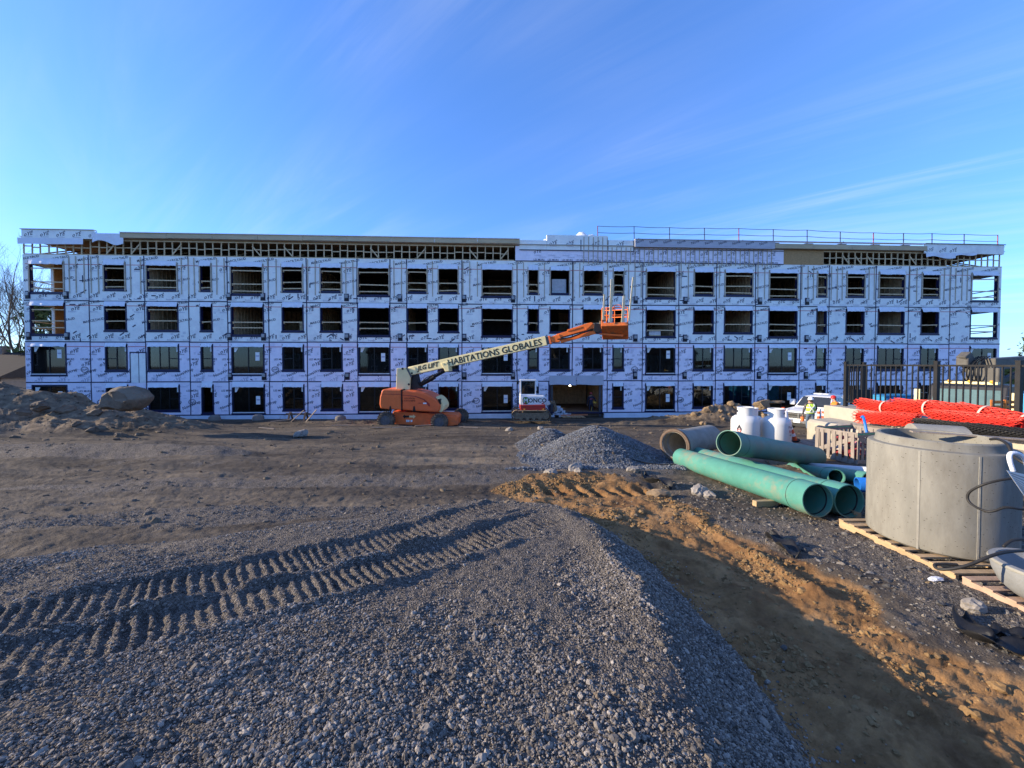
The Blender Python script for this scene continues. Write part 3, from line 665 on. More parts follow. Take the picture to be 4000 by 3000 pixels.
# ---- scraps of tape over staple holes
k = 0
while k < 110:
    fl = JIT.choice((4, 4, 3, 3, 3, 2)); z0, z1 = ZR[fl]; z = JIT.choice((z0+JIT.uniform(.12, .75), JIT.uniform(z0+.2, z1-.2))); x = JIT.uniform(S0+.4, S1-.4)
    if any(o[0]-.35 < x < o[1]+.35 and o[2]-.3 < z < o[3]+.3 for o in OPEN[fl]): continue
    l = JIT.uniform(.08, .22); an = JIT.choice((0, 0, 1.57, .6, -.5)); c_, s_ = math.cos(an)*l, math.sin(an)*l
    MB().bar((x-c_, -.006, z-s_), (x+c_, -.006, z+s_), .075, .006, (0, 1, 0)).build('tape_scrap', NAVY, BLD); k += 1

# ---- lettering printed on the wrap
LOGO = textmesh('oYÉ', .37, .35, .010, .20); EVO = textmesh('Évolution', .14, 0, .004); MARC = textmesh('MARCILTAUD', .24, 0, .012, .20)
LM = textmesh('LES MURS', .20, 0, .010); NOVA = textmesh('NovaWrap', .30, 0, .014, .40); PUCK = textmesh('Pusk', .17, .2, .012, .3)
def oval(mb, x, z, y=-.012):
    n = 24
    for (ra, rb) in ((.27, .235), (.215, .20)):
        vs = [(x+rr*math.cos(2*math.pi*i/n), y, z+rr*.82*math.sin(2*math.pi*i/n)) for rr in (ra, rb) for i in range(n)]
        mb.add(vs, [(i, (i+1) % n, n+(i+1) % n, n+i) for i in range(n)])
def hits(fl, x0, x1, z0, z1): return any(o[0]-.14 < x1 and o[1]+.14 > x0 and o[2]-.2 < z1 and o[3]+.14 > z0 for o in OPEN[fl])
def clip_text(fl, mb, tm, x, z, y=-.012):
    """print, leaving out what falls into an opening"""
    v, f = tm; P_ = v+np.array([x, z]); keep = []
    near = [o for o in OPEN[fl] if o[0] < P_[:, 0].max() and o[1] > P_[:, 0].min() and o[2] < P_[:, 1].max() and o[3] > P_[:, 1].min()]
    for q in f:
        c = P_[list(q)].mean(0)
        if any(o[0]-.02 < c[0] < o[1]+.02 and o[2]-.02 < c[1] < o[3]+.02 for o in near) or not S0+.05 < c[0] < S1-.05: continue
        keep.append(q)
    if keep: mb.add([(p[0], y, p[1]) for p in P_], keep)
def row(fl, tm, z, step, mb, off=0, sub=None, extra=None):
    x = S0+off; r = random.Random(int(z*100))
    while x < S1:
        inside = any(o[0]-.1 < x < o[1]+.1 and o[2] < z < o[3] for o in OPEN[fl])
        if not inside and extra and not hits(fl, x-.3, x+.3, z-.25, z+.25): extra(mb, x, z)
        if not (extra and hits(fl, x-.3, x+.3, z-.25, z+.25)): clip_text(fl, mb, tm, x, z)
        x += step+r.uniform(-.05, .05)
PR = {4: MB(), 3: MB(), 2: MB(), 1: MB()}; PG = {4: MB(), 3: MB(), 2: MB(), 1: MB()}
for fl in (4, 3):
    zb = ZR[fl][0]
    row(fl, LOGO, zb+.42, 1.12, PR[fl], .2); row(fl, EVO, zb+.16, 1.12, PG[fl], .05)
    row(fl, LOGO, HEAD[fl]-.25, 1.5, PR[fl], .5); row(fl, EVO, HEAD[fl]-.52, 1.5, PG[fl], .3)
    row(fl, MARC, zb+1.55, 2.0, PR[fl], .7)
    row(fl, MARC, HEAD[fl]+(.34 if fl == 4 else .08), 2.05, PR[fl], .4)
row(2, LOGO, 5.16, 1.5, PR[2], .3); row(2, EVO, 4.90, 1.5, PR[2], .1); row(2, LM, 4.52, 1.25, PR[2], .5); row(2, LOGO, 4.22, 1.25, PR[2], .4)
row(2, PUCK, 3.76, 1.7, PR[2], .6, None, oval); row(2, NOVA, 3.52, 1.35, PR[2], .2); row(2, LOGO, 3.05, 1.6, PG[2], .9); row(2, EVO, 3.32, 1.3, PG[2], 0)
row(1, EVO, 2.52, 1.2, PG[1], .1); row(1, LM, 2.20, 1.25, PR[1], .3); row(1, LOGO, 1.88, 1.25, PR[1], .35); row(1, PUCK, 1.36, 1.6, PR[1], .3, None, oval); row(1, NOVA, 1.12, 1.35, PR[1], .6); row(1, EVO, .72, 1.2, PG[1], .5)
# faint paragraphs of small print: rows of short dashes
for fl in (1, 2, 3, 4):
    z0, z1 = ZR[fl]; n = 420 if fl <= 2 else 170
    for _ in range(n):
        x = JIT.uniform(S0+.3, S1-.5); z = JIT.uniform(z0+.15, z1-.2); w = JIT.uniform(.12, .34)
        if hits(fl, x, x+w, z-.2, z): continue
        for q in range(JIT.choice((1, 1, 2, 3, 3))):
            PG[fl].add([(x, -.0035, z-q*.062), (x+w*JIT.uniform(.6, 1), -.0035, z-q*.062), (x+w*.8, -.0035, z-q*.062+.022), (x, -.0035, z-q*.062+.022)], [(0, 1, 2, 3)])
for fl in (1, 2, 3, 4):
    PR[fl].build('printed_lettering', INK, BLD, kind='stuff'); PG[fl].build('small_print', INKG, BLD, kind='stuff')
# stray pieces: patched double strip between two windows
for x0, x1 in ((S(508), S(538)), (S(540), S(566))): MB().box(x0, x1, -.02, -.013, fac(540, 1496)[1]+.02, fac(540, 1382)[1]).build('wrap_patch', WRAP_U, BLD)
for x0, x1, z0, z1 in ((S(504), S(508), 2.8, 5.0), (S(538), S(540.5), 2.8, 5.0), (S(566), S(571), 2.8, 5.0), (S(504), S(571), 4.98, 5.06)): MB().box(x0, x1, -.024, -.012, z0, z1).build('patch_tape', NAVY, BLD)

# ---- material stacks seen in the openings
def instack(name, label, px0, px1, fl, h, mat, t=.75, strap=True, n=6):
    a, b = S(px0), S(px1); o = thing(name, label, 'material stack', onroof_((a+b)/2, t)); o.location.z = FLOOR[fl]; o.rotation_euler = (0, 0, PS); w = (b-a)/2
    for i in range(n): MB().box(-w, w, -.4, .4, .12+h*i/n, .12+h*(i+1)/n-.012).build('bundle', mat, o)
    MB().box(-w, w, -.42, .42, 0, .118).build('skid', LUM, o)
def onroof_(s_, t): return Vector((0, D0, 0))+Vector((math.cos(PS), math.sin(PS), 0))*s_+Vector((-math.sin(PS), math.cos(PS), 0))*t
instack('shingle_stack', 'pale wrapped stack of bundles standing in a top floor window', 2158, 2214, 4, 1.35, M('pale_bundle', (.50, .54, .58), .7, .15, 6, .3, 8))
instack('panel_stack', 'white panel stack low inside the third floor patio opening near the basket', 2540, 2585, 3, .3, M('white_panel', (.6, .62, .65), .6), .6, n=2)
instack('lumber_stack', 'loose lumber stack inside a third floor window opening', 1150, 1180, 3, .9, LUM, 1.2, n=4)
# ---- foundation strip
MB().box(S0+.05, ea-.1, -.10, .2, -.6, ZB-.06).build('foundation_insulation', CONC, BLD); MB().box(eb+.1, S1-.05, -.10, .2, -.6, ZB-.06).build('foundation_insulation', CONC, BLD)
# ---- inside: decks, dividing walls, corridor wall, rear and end walls
for fl in (1, 2, 3, 4):
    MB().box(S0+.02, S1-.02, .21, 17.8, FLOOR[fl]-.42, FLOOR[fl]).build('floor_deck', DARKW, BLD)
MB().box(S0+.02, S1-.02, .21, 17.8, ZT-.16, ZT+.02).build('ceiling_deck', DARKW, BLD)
INT = M('interior_stud_wall', (.50, .36, .22), .9, .3, 4)
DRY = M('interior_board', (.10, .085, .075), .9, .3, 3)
part_s = [S(255)]+[S(p) for p in (567, 890, 1199, 1560, 1840, 2130, 2373, 2651, 2950, 3237, 3547)]+[S(3790)]
for fl in (1, 2, 3, 4):
    zt = (FLOOR[fl+1]-.43) if fl < 4 else ZT-.17
    for i, x in enumerate(part_s):
        if any(o[0]-.05 < x < o[1]+.05 for o in OPEN[fl]): x += .9
        mb = MB(); mb.box(x-.01, x+.01, .22, 6.9, FLOOR[fl], zt)
        y = .3
        while y < 6.9: mb.box(x-.07, x+.07, y, y+.045, FLOOR[fl], zt); y += .4
        mb.build('dividing_wall', INT, BLD)
    # corridor wall of studs with board behind, some bays open to the back
    r = random.Random(fl); x = S0+2.9
    while x < S1-3:
        b = min(x+r.uniform(3.2, 4.6), S1-2.9); mb = MB()
        if not (fl >= 2 and r.random() < .35 and (b < S(600) or x > S(3560))):
            y = x
            while y < b: mb.box(y, y+.04, 5.9, 6.0, FLOOR[fl], zt); y += .4
            mb.box(x, b, 6.0, 6.03, FLOOR[fl], zt)
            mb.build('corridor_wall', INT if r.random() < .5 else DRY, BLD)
        x = b
    ops = []; x = S0+3
    while x < S1-4: ops.append((x, x+1.5, FLOOR[fl]+.4, FLOOR[fl]+2.1, 'w', 0)); x += 3.1
    wall_panel(S0, S1, ZR[fl][0], ZR[fl][1], ops, [DARKW, WRAP_U, NAVY], 'rear_wall', 17.75, 17.95)
    for sx, t0, t1 in ((S0, .32, 1.75), (S1, .32, 2.0)):             # end walls with a wide corner opening
        d_ = .2 if sx == S0 else -.2; z0, z1 = ZR[fl]; c, d = PSILL[fl], HEAD[fl]
        mb = MB()
        for (a, b, e, f) in ((.0, t0, z0, z1), (t0, t1, z0, c), (t0, t1, d, z1), (t1, 17.75, z0, z1)):
            mb.box(min(sx, sx+d_), max(sx, sx+d_), a+.003, b, e, f)
        mb.build('end_wall', WRAP_U if fl >= 3 else WRAP_L, BLD)
        mb = MB(); xx = sx+(-.012 if sx == S0 else .012)
        for z in (c, d): MB().bar((xx, t0, z), (xx, t1, z), .01, .12).build('end_tape', NAVY, BLD)
        if fl >= 3:
            for f in (.57, .78): z = d-(d-c)*f; MB().bar((sx+d_*.4, t0, z), (sx+d_*.4, t1, z-.05), .035, .07).build('guard_board', LUM, BLD)
        else: MB().box(sx+d_*.4, sx+d_*.45, t0, t1, c, d).build('pane', GLASS, BLD)
    for sx, w in ((S0+.2, 0), (S1-.2, 0)):                            # sheathing seen inside the corners
        MB().box(min(sx, sx+(.02 if sx < 0 else -.02)), max(sx, sx+(.02 if sx < 0 else -.02)), 1.8 if sx < 0 else 2.05, 5.9, FLOOR[fl], zt).build('inner_sheathing', OSB, BLD)

# ---- attic storey: open trusses, fascias, wrapped parapets
DECK = M('roof_deck', (.30, .20, .11), .9, .25, 4)
MB().box(S0, S1, -.05, 17.9, 13.16, 13.24).build('roof_deck', DECK, BLD)
MB().box(S0+2.4, S1-2.6, 3.4, 3.44, ZT+.02, 13.15).build('attic_board', DRY, BLD)
def truss(px0, px1, step=.57, wt=.07):
    x = S(px0); e = S(px1); i = 0; mid = []
    MB().box(x, e, .0, .09, ZT, ZT+.07).build('bottom_chord', LUM, BLD); MB().box(x, e, -.02, .07, 13.06, 13.15).build('top_chord', LUM, BLD)
    while x < e:
        MB().bar((x, .03, ZT+.07), (x+JIT.uniform(-.02, .02), .03, 13.06), wt, .06, (0, 1, 0)).build('truss_post', LUM, BLD)
        if x+step < e: 
            z = 12.60+JIT.choice((0, 0, -.05, .04)); MB().box(x+wt/2, x+step-wt/2, .03, .07, z-.035, z+.035).build('blocking', LUM, BLD)
        if JIT.random() < .10: MB().bar((x, -.02, ZT+.1), (x+.6*JIT.choice((-1, 1)), -.02, 12.85), .08, .04, (0, 1, 0)).build('brace', LUM, BLD)
        if i % 2 == 0: MB().bar((x+.1, .4, ZT+.05), (x+.3, 2.8, 13.1), .05, .09).build('truss_web', LUM if i % 4 == 0 else DARKW, BLD)
        x += step*JIT.uniform(.94, 1.06); i += 1
truss(99, 2008); truss(3212, 3908, .52)
FAS = M('raw_fascia_board', (.52, .42, .27), .75, .14, 2, .1, 30, stretch=(.3, 1, 1))
def fas(px0, px1, z0, z1, m, name, y0=-.34, y1=-.28, n=1):
    a, b = S(px0), S(px1)
    for i in range(n): MB().box(a+(b-a)*i/n+.01, a+(b-a)*(i+1)/n-.01, y0, y1, z0+JIT.uniform(-.015, .015), z1).build(name, m, BLD)
fas(492, 2029, 13.24, 13.58, FAS, 'fascia_board', n=9); fas(3012, 3598, 13.20, 13.56, FAS, 'fascia_board', n=4)
for px in range(500, 2010, 29): x = S(px); MB().box(x, x+.05, -.275, -.06, 13.27, 13.40).build('outrigger', LUM, BLD)
fas(112, 392, 13.10, 13.72, WRAP_U, 'wrapped_parapet', -.30, -.22); fas(3590, 3896, 13.00, 13.74, WRAP_U, 'wrapped_parapet', -.30, -.22)
fas(2472, 3012, 13.14, 13.72, WRAP_G, 'wrapped_parapet', -.34, -.24, 1)
for (p0, p1, p2, zt, zb_) in ((98, 350, 0, 13.12, 12.68), (385, 505, 1, 13.52, 12.85), (3595, 3708, 1, 13.05, 12.68), (3705, 3790, 2, 13.05, 12.80)):
    a, b = S(p0), S(p1)
    MB().grid(lambda u, v: (a+(b-a)*u, -.32-.03*math.sin(u*9)*v, zt-(zt-zb_)*v*(1-(.25*math.sin(u*6) if p2 else .06*u)-(.6*u if p2 == 2 else 0))), 18, 5).build('loose_wrap', FLAP, BLD, smooth=True)
MB().box(S(2013), S(3056), -.035, .1, ZT, 13.16).build('attic_wrap', WRAP_L, BLD)
MB().box(S(3056), S(3212), -.02, .05, ZT, 13.16).build('attic_sheathing', OSB, BLD)
for p0, p1, zt in ((2135, 2371, 14.02), (2373, 2474, 13.70), (2029, 2134, 13.60)): MB().box(S(p0), S(p1), -.09, .25, 12.86, zt).build('stair_parapet', WRAP_U, BLD); MB().box(S(p0), S(p1), -.096, -.0905, 12.83, 12.89).build('joint_tape', NAVY, BLD)
for px in (2267, 2372, 2472): MB().box(S(px)-.03, S(px)+.03, -.102, -.0905, 12.88, 13.68).build('seam_tape', NAVY, BLD)
MB().box(S(2475), S(3056), -.045, -.036, 13.03, 13.09).build('joint_tape', NAVY, BLD); MB().box(S(2013), S(3056), -.045, -.036, ZT-.03, ZT+.03).build('joint_tape', NAVY, BLD)
x = S(2278)
while x < S(3010):
    MB().bar((x, -.11 if x < S(2474) else -.06, 11.86), (x+.01, -.11 if x < S(2474) else -.06, 13.9 if x < S(2371) else 13.14), .055, .03, (0, 1, 0)).build('batten', BAT, BLD); x += .365
pr = MB(); pg = MB()
x = S(2100)
while x < S(3040):
    if x > S(2480) or x < S(2130): put_text(pr, LOGO, x, 12.82, -.041)
    put_text(pr, LM, x+.1, 12.14, -.041); put_text(pg, EVO, x, 12.5, -.041); put_text(pg, EVO, x+.4, 12.36, -.041); x += 1.09
for px in (2160, 2225, 2325, 2420): put_text(pr, LOGO, S(px), 13.45, -.0935); put_text(pg, EVO, S(px), 13.2, -.0935)
for px in range(140, 390, 62): put_text(pr, LOGO, S(px), 13.45, -.303); put_text(pg, EVO, S(px), 13.22, -.303)
for px in (3610, 3660, 3700): put_text(pr, LOGO, S(px), 13.3, -.303)
x = S(2490)
while x < S(3000): put_text(pr, textmesh('Nova', .3, 0, .012, .35), x, 13.58, -.343); put_text(pg, EVO, x+.4, 13.3, -.343); x += 1.09
pr.build('printed_lettering', INK, BLD, kind='stuff'); pg.build('small_print', INKG, BLD, kind='stuff')
# parapet cap, roof membrane, odd tarps
MB().box(S0+.02, S1-.02, -.20, 17.9, 13.24, 13.28).build('roof_membrane', M('roof_membrane', (.5, .5, .5), .8), BLD)
MB().box(S(3590), S(3897)+.05, -.36, -.1, 13.742, 13.79).build('parapet_cap', DARKW, BLD); MB().box(S(2472), S(3590), -.40, -.1, 13.722, 13.75).build('parapet_cap', WRAP_G, BLD); MB().box(S(492), S(2029), -.40, -.1, 13.582, 13.62).build('parapet_cap', FLAP, BLD)
MB().box(S(112)-.05, S(392), -.36, -.1, 13.722, 13.76).build('parapet_cap', FAS, BLD)
# ---- roof things
def onroof(px, t=0.): 
    s_ = S(px); return Vector((0, D0, 0))+Vector((math.cos(PS), math.sin(PS), 0))*s_+Vector((-math.sin(PS), math.cos(PS), 0))*t
GR = thing('roof_guardrail', 'thin dark guardrail running along the right half of the roof edge', 'guardrail', onroof(2338), PS)
RAILM = M('guardrail_steel', (.05, .055, .08), .5, .2, 5); REDP = M('guardrail_red_paint', (.30, .04, .04), .5)
posts = [2338, 2481, 2620, 2757, 2892, 3027, 3160, 3290, 3420, 3538, 3650, 3776, 3908]; s00 = S(2338); prev = None
for i, px in enumerate(posts):
    x = S(px)-s00; zb_ = 13.9 if px < 2371 else 13.72; zt = 14.90+.02*math.sin(i*2)-(.12 if i > 6 else 0)
    pm = MB().bar((x, .3, zb_-.35), (x-.03, .3, zt), .045, .045, (0, 1, 0)).build('post', RAILM if i % 4 else REDP, GR)
    MB().box(x-.35, x+.35, .1, .5, zb_+.0, zb_+.04).build('base_plate', RAILM, pm)
    if i % 3 == 1: MB().bar((x+.05, .4, zb_), (x+.45, .5, zb_+.35), .04, .04).build('brace', RAILM, pm)
    if prev:
        for h in (0.02, .52):
            p, q = Vector((prev[0], .3, prev[1]-h)), Vector((x-.03, .3, zt-h)); MB().tube([p, p.lerp(q, .33)-Vector((0, 0, .03)), p.lerp(q, .66)-Vector((0, 0, .035)), q], .019, 6).build('rail', RAILM, GR)
    prev = (x-.03, zt)
TARP = M('white_plastic', (.78, .79, .80), .4, .05, 4, .5, 6)
for i, (px, w, h, lab) in enumerate(((1600, 1.6, .42, 'white plastic sheet bulging over the long raw fascia'), (2085, .9, .45, 'white plastic sheet crumpled beside the raised stair parapet'), (2165, 1.0, .62, 'white wrapped bundle on the roof behind the raised stair parapet'), (2290, 1.5, .95, 'long white covered bundle lying on the raised stair roof'))):
    def fn(u, v): 
        a = math.pi*v; return ((u-.5)*2*w, -math.cos(a)*.5, math.sin(a)*h*(math.sin(math.pi*u)**.6)*(1+.22*math.sin(u*17+v*9+i)))
    o = MB().grid(fn, 26, 8).build('roof_tarp', TARP, smooth=True); L_ = onroof(px, .9); L_.z = 13.27 if i < 2 else 13.5; o.location = L_; o.rotation_euler = (0, 0, PS); tag(o, lab, 'tarp')
o = thing('roof_unit', 'pale boxy roof hatch standing behind the grey wrapped parapet', 'roof hatch', onroof(2770, 2.5), PS); o.location.z = 13.28
MB().prism([(-.9, 0), (.9, 0), (.9, .95), (-.1, .95), (-.9, .2)], 1, -.6, .6).build('housing', TARP, o); MB().box(-.15, .93, -.63, .63, .95, 1.0).build('lid', FAS, o)
# ------------------------------------------------------------------ shared object materials
ORANGE = M('faded_orange_paint', (.80, .17, .045), .45, .12, 3, c2=(.52, .14, .065), t=(.52, .75))
CREAM = M('cream_machine_paint', (.82, .70, .36), .5, .06, 2, c2=(.68, .57, .31), t=(.55, .8))
TYRE = M('muddy_tyre', (.055, .05, .045), .95, .3, 9, .4, 30, c2=(.16, .125, .09), t=(.42, .62))
RIMG = M('grey_rim', (.10, .105, .115), .6, .3, 8, c2=(.17, .14, .10), t=(.5, .7))
BLK = M('black_rubber', (.012, .012, .012), .6, .3, 8)
BLKM = M('black_metal', (.016, .016, .017), .45, .3, 6)
MUD = M('mud_caked_steel', (.21, .155, .10), .95, .35, 7, .3, 25)
WHT = M('white_paint', (.74, .75, .76), .35, .06, 3, c2=(.55, .53, .50), t=(.6, .85))
REDM = M('red_machine_paint', (.36, .035, .03), .4, .15, 4, c2=(.25, .09, .06), t=(.55, .8))
CHR = M('chrome', (.7, .7, .72), .18, .1, 5, metal=1)
CONCR = M('precast_concrete', (.27, .26, .225), .9, .16, 3.2, .25, 45, c2=(.19, .175, .15), t=(.48, .68))
WOOD = M('pallet_wood', (.42, .29, .16), .85, .25, 6, .2, 40, stretch=(.4, 2, 2), c2=(.28, .20, .13), t=(.5, .75))
GWOOD = M('weathered_wood', (.24, .20, .165), .9, .25, 6, .2, 40, stretch=(2, 2, .4))
SKIN = M('skin', (.45, .28, .2), .6)
CABG = MGLASS('cab_glass', (.35, .42, .42), .06)
# ------------------------------------------------------------------ boom lift (side view, across the picture)
BY_ = 25.4; PXM = BY_/F_
def bl(px, py): p = atd(px, py, BY_); return (p.x, p.z)
base = atd(1650, 1662, BY_)
LIFT = thing('boom_lift', 'orange and cream telescopic boom lift raised across the facade', 'boom lift', (base.x, BY_, base.z))
def lp(px, py): x, z = bl(px, py); return (x-base.x, z-base.z)
def lprism(pts, y0, y1, name, mat, parent=LIFT, **k): return MB().prism([lp(*p) for p in pts][::-1], 1, y0, y1).build(name, mat, parent, **k)
def lug_wheel(name, c, r, w, parent, lugs=22, tyre=TYRE, rim=RIMG, axis=(0, 1, 0)):
    """wheel with its own lugs; axis y"""
    e = MB(); n = 40; prof = [(-.5, .58), (-.5, .86), (-.42, .97), (-.2, 1), (.2, 1), (.42, .97), (.5, .86), (.5, .58)]
    vs = [(r*k*math.cos(2*math.pi*i/n), w*t, r*k*math.sin(2*math.pi*i/n)) for t, k in prof for i in range(n)]
    e.add(vs, [(a*n+i, (a+1)*n+i, (a+1)*n+(i+1) % n, a*n+(i+1) % n) for a in range(len(prof)-1) for i in range(n)])
    for i in range(lugs):
        for s_ in (-1, 1):
            t = 2*math.pi*(i+(.5 if s_ > 0 else 0))/lugs; d = Vector((math.cos(t), 0, math.sin(t))); q = Vector((math.cos(t+.12), 0, math.sin(t+.12)))
            e.bar(d*r*1.0+Vector((0, s_*w*.05, 0)), q*r*.98+Vector((0, s_*w*.52, 0)), r*.11, r*.11, d)
    o = e.build(name, tyre, parent, smooth='auto', loc=c)
    h = MB(); h.cyl((0, -w*.42, 0), (0, w*.42, 0), r*.6, n=28)
    h.cyl((0, -w*.50, 0), (0, -w*.40, 0), r*.30, n=20); h.cyl((0, w*.40, 0), (0, w*.50, 0), r*.30, n=20)
    for i in range(8): t = i*math.pi/4; h.cyl((r*.45*math.cos(t), -w*.47, r*.45*math.sin(t)), (r*.45*math.cos(t), w*.47, r*.45*math.sin(t)), r*.045, n=6)
    rr = MB(); rr.lathe([(r*.60, -w*.44), (r*.57, -w*.5), (r*.53, -w*.44)], 28); rr.v = [(x, z, y) for x, y, z in rr.v]
    h.build('rim', rim, o, smooth='auto'); rr.build('rim_lip', rim, o, smooth=True); return o
for px, py, y in ((1528, 1632, -1.0), (1728, 1639, -1.0), (1545, 1628, 1.25), (1790, 1636, 1.25)):
    x, z = lp(px, py); lug_wheel('wheel', (x, y, z), .52, .38, LIFT)
lprism([(1548, 1602), (1590, 1604), (1700, 1611), (1788, 1616), (1796, 1625), (1792, 1656), (1700, 1656), (1555, 1653), (1540, 1625)], -.62, .85, 'chassis', ORANGE, bevel=.04)
lprism([(1700, 1620), (1792, 1622), (1796, 1650), (1770, 1657), (1700, 1655)], -.80, -.62, 'axle_beam', ORANGE, bevel=.03)
for px, py in ((1528, 1632), (1728, 1639)): x, z = lp(px, py); MB().cyl((x, -1.0, z), (x, 1.2, z), .12, n=12).build('axle', BLKM, LIFT)
x, z = lp(1640, 1607); MB().cyl((x, .1, z-.1), (x, .1, z+.2), .62, n=28).build('slew_ring', BLKM, LIFT)
hood = [(1514, 1519), (1522, 1516), (1586, 1518), (1590, 1590), (1588, 1594), (1545, 1592), (1508, 1588), (1504, 1572), (1506, 1545)]
lprism(hood, -1.12, 1.12, 'counterweight_hood', ORANGE, bevel=.09)
hood2 = [(1588, 1520), (1640, 1523), (1672, 1530), (1700, 1543), (1720, 1558), (1732, 1575), (1730, 1596), (1722, 1602), (1660, 1599), (1590, 1594)]
h2 = lprism(hood2, -1.12, 1.12, 'engine_hood', M('orange_paint_side', (.82, .15, .045), .4, .10, 2, c2=(.60, .15, .07), t=(.55, .8)), bevel=.09)
lprism([(1586, 1517), (1589, 1517), (1589, 1596), (1586, 1596)], -1.135, 1.135, 'hood_gap', BLKM)
lprism([(1512, 1533), (1586, 1534), (1586, 1536), (1512, 1535)], -1.125, -1.11, 'hood_crease', REDM); lprism([(1590, 1537), (1640, 1541), (1672, 1553), (1692, 1570), (1694, 1580), (1690, 1580), (1670, 1556), (1639, 1544), (1590, 1539)], -1.128, -1.11, 'hood_crease', REDM)
for px in (1546, 1635): lprism([(px-3, 1580), (px+2, 1578), (px+5, 1597), (px-5, 1597)], -1.13, -1.10, 'latch_slot', BLKM)
lprism([(1668, 1566), (1681, 1566), (1681, 1571), (1668, 1571)], -1.135, -1.11, 'decal', STICK); lprism([(1650, 1567), (1667, 1567), (1667, 1569), (1650, 1569)], -1.133, -1.11, 'decal', REDM)
hp = MB(); X, Z = lp(1614, 1559); put_text(hp, textmesh('514 915-0470', .15, 0, .008), X, Z, -1.136); X, Z = lp(1618, 1550); put_text(hp, textmesh('LOCATION', .13, 0, .006), X, Z, -1.136); hp.build('phone_lettering', M('dark_red_ink', (.10, .02, .015), .7), h2)
lprism([(1712, 1545), (1726, 1552), (1738, 1565), (1745, 1580), (1744, 1592), (1735, 1604), (1722, 1602), (1731, 1585), (1726, 1566)], -.95, .95, 'nose_guard', CREAM, bevel=.04)
lprism([(1722, 1553), (1732, 1553), (1734, 1572), (1728, 1576)], -1.05, -.7, 'control_box', BLKM, bevel=.02)
lprism([(1557, 1438), (1592, 1436), (1611, 1467), (1607, 1521), (1554, 1520)], -.42, .42, 'turret', CREAM, bevel=.03)
lprism([(1592, 1436), (1597, 1439), (1615, 1470), (1611, 1474)], -.44, .44, 'turret_edge', RIMG)
for p in ((1580, 1440), (1604, 1500)): x, z = lp(*p); MB().cyl((x, -.45, z), (x, -.42, z), .07, n=12).build('lifting_eye', BLKM, LIFT)
def lbar(p, q, w, h, name, mat, y=0., parent=LIFT, bevel=.02):
    a = Vector((lp(*p)[0], y, lp(*p)[1])); b = Vector((lp(*q)[0], y, lp(*q)[1])); return MB().bar(a, b, w, h, (0, 0, 1)).build(name, mat, parent, bevel=bevel)
# the boom is slewed a little towards the viewer: its own depth for every point
KS = math.tan(R(11)); XP = atd(1590, 1450, BY_).x; SN = Vector((-math.sin(R(11)), -math.cos(R(11)), 0))      # outward normal of its near side
def sp3(px, py, off=0.):
    u = (px-CX_)/F_; p = atd(px, py, (BY_+XP*KS)/(1+u*KS)); return p-Vector(LIFT.location)+SN*off
def sprism(pts, o0, o1, name, mat, parent=LIFT, **k):
    """outline in the boom plane, thickness along its normal (positive towards the viewer)"""
    n = len(pts); vs = [sp3(*p)+SN*o1 for p in pts]+[sp3(*p)+SN*o0 for p in pts]
    return MB().add(vs, [tuple(range(n))[::-1], tuple(range(n, 2*n))]+[(i, (i+1) % n, n+(i+1) % n, n+i) for i in range(n)]).build(name, mat, parent, **k)
def sbar(p, q, w, h, name, mat, parent=LIFT, bevel=.02): return MB().bar(sp3(*p), sp3(*q), w, h, (0, 0, 1)).build(name, mat, parent, bevel=bevel)
boom = sbar((1603, 1450), (2135, 1331), .50, .56, 'boom_section', CREAM)
sprism([(1604, 1436), (1622, 1432), (1630, 1436), (1633, 1461), (1610, 1466)], -.29, .29, 'boom_foot', CREAM, boom, bevel=.02)
MB().cyl(sp3(1617, 1457, .32), sp3(1617, 1457, -.32), .06, n=12).build('pin', BLKM, boom)
sprism([(1727, 1419), (1756, 1412), (1758, 1421), (1761, 1450), (1745, 1452), (1738, 1437)], -.30, .30, 'cylinder_lug', CREAM, boom, bevel=.03)
for px, py in ((1737, 1421), (1750, 1418)): MB().cyl(sp3(px, py, .33), sp3(px, py, .29), .07, n=14).build('boss', CREAM, boom)
sprism([(2075, 1350), (2102, 1344), (2100, 1352), (2078, 1357)], -.24, .24, 'wear_pad', CREAM, boom)
bd = (sp3(2135, 1331)-sp3(1603, 1450)).normalized(); bup = SN.cross(bd).normalized(); bup = bup if bup.z > 0 else -bup
def boom_text(txt, px, py, size, bold, name, shear=0.):
    mb = MB(); put_text(mb, textmesh(txt, size, shear, bold), 0, 0, frame=(sp3(px, py, .262), bd, bup)); mb.build(name, BLKM, boom)
boom_text('HABITATIONS GLOBALES', 1932, 1377.5, .535, .016, 'boom_lettering'); boom_text('JLG LIFT', 1678, 1433.5, .40, .032, 'maker_lettering', .3)
a = sp3(1632, 1508); b = sp3(1752, 1442); c = a.lerp(b, .55)
cyo = MB().cyl(a, c, .15, n=16).build('lift_cylinder', BLKM, LIFT, smooth='auto'); MB().cyl(c, b, .085, n=14).build('piston_rod', BLKM, cyo, smooth='auto')
MB().tube([a+Vector((.1, -.2, .1)), a.lerp(b, .3)+Vector((0, -.25, .22)), a.lerp(b, .6)+Vector((0, -.22, .12)), b+Vector((-.1, -.15, .1))], .03, 6).build('hose', BLK, LIFT)
sprism([(1607, 1468), (1632, 1462), (1640, 1500), (1655, 1518), (1610, 1520)], -.2, .2, 'knuckle', BLKM)
sbar((2130, 1332), (2150, 1327), .40, .46, 'boom_head', RIMG); sbar((2145, 1329), (2153, 1327), .43, .50, 'boom_collar', ORANGE)
ORJ = M('orange_jib_paint', (.85, .18, .03), .42, .10, 3)
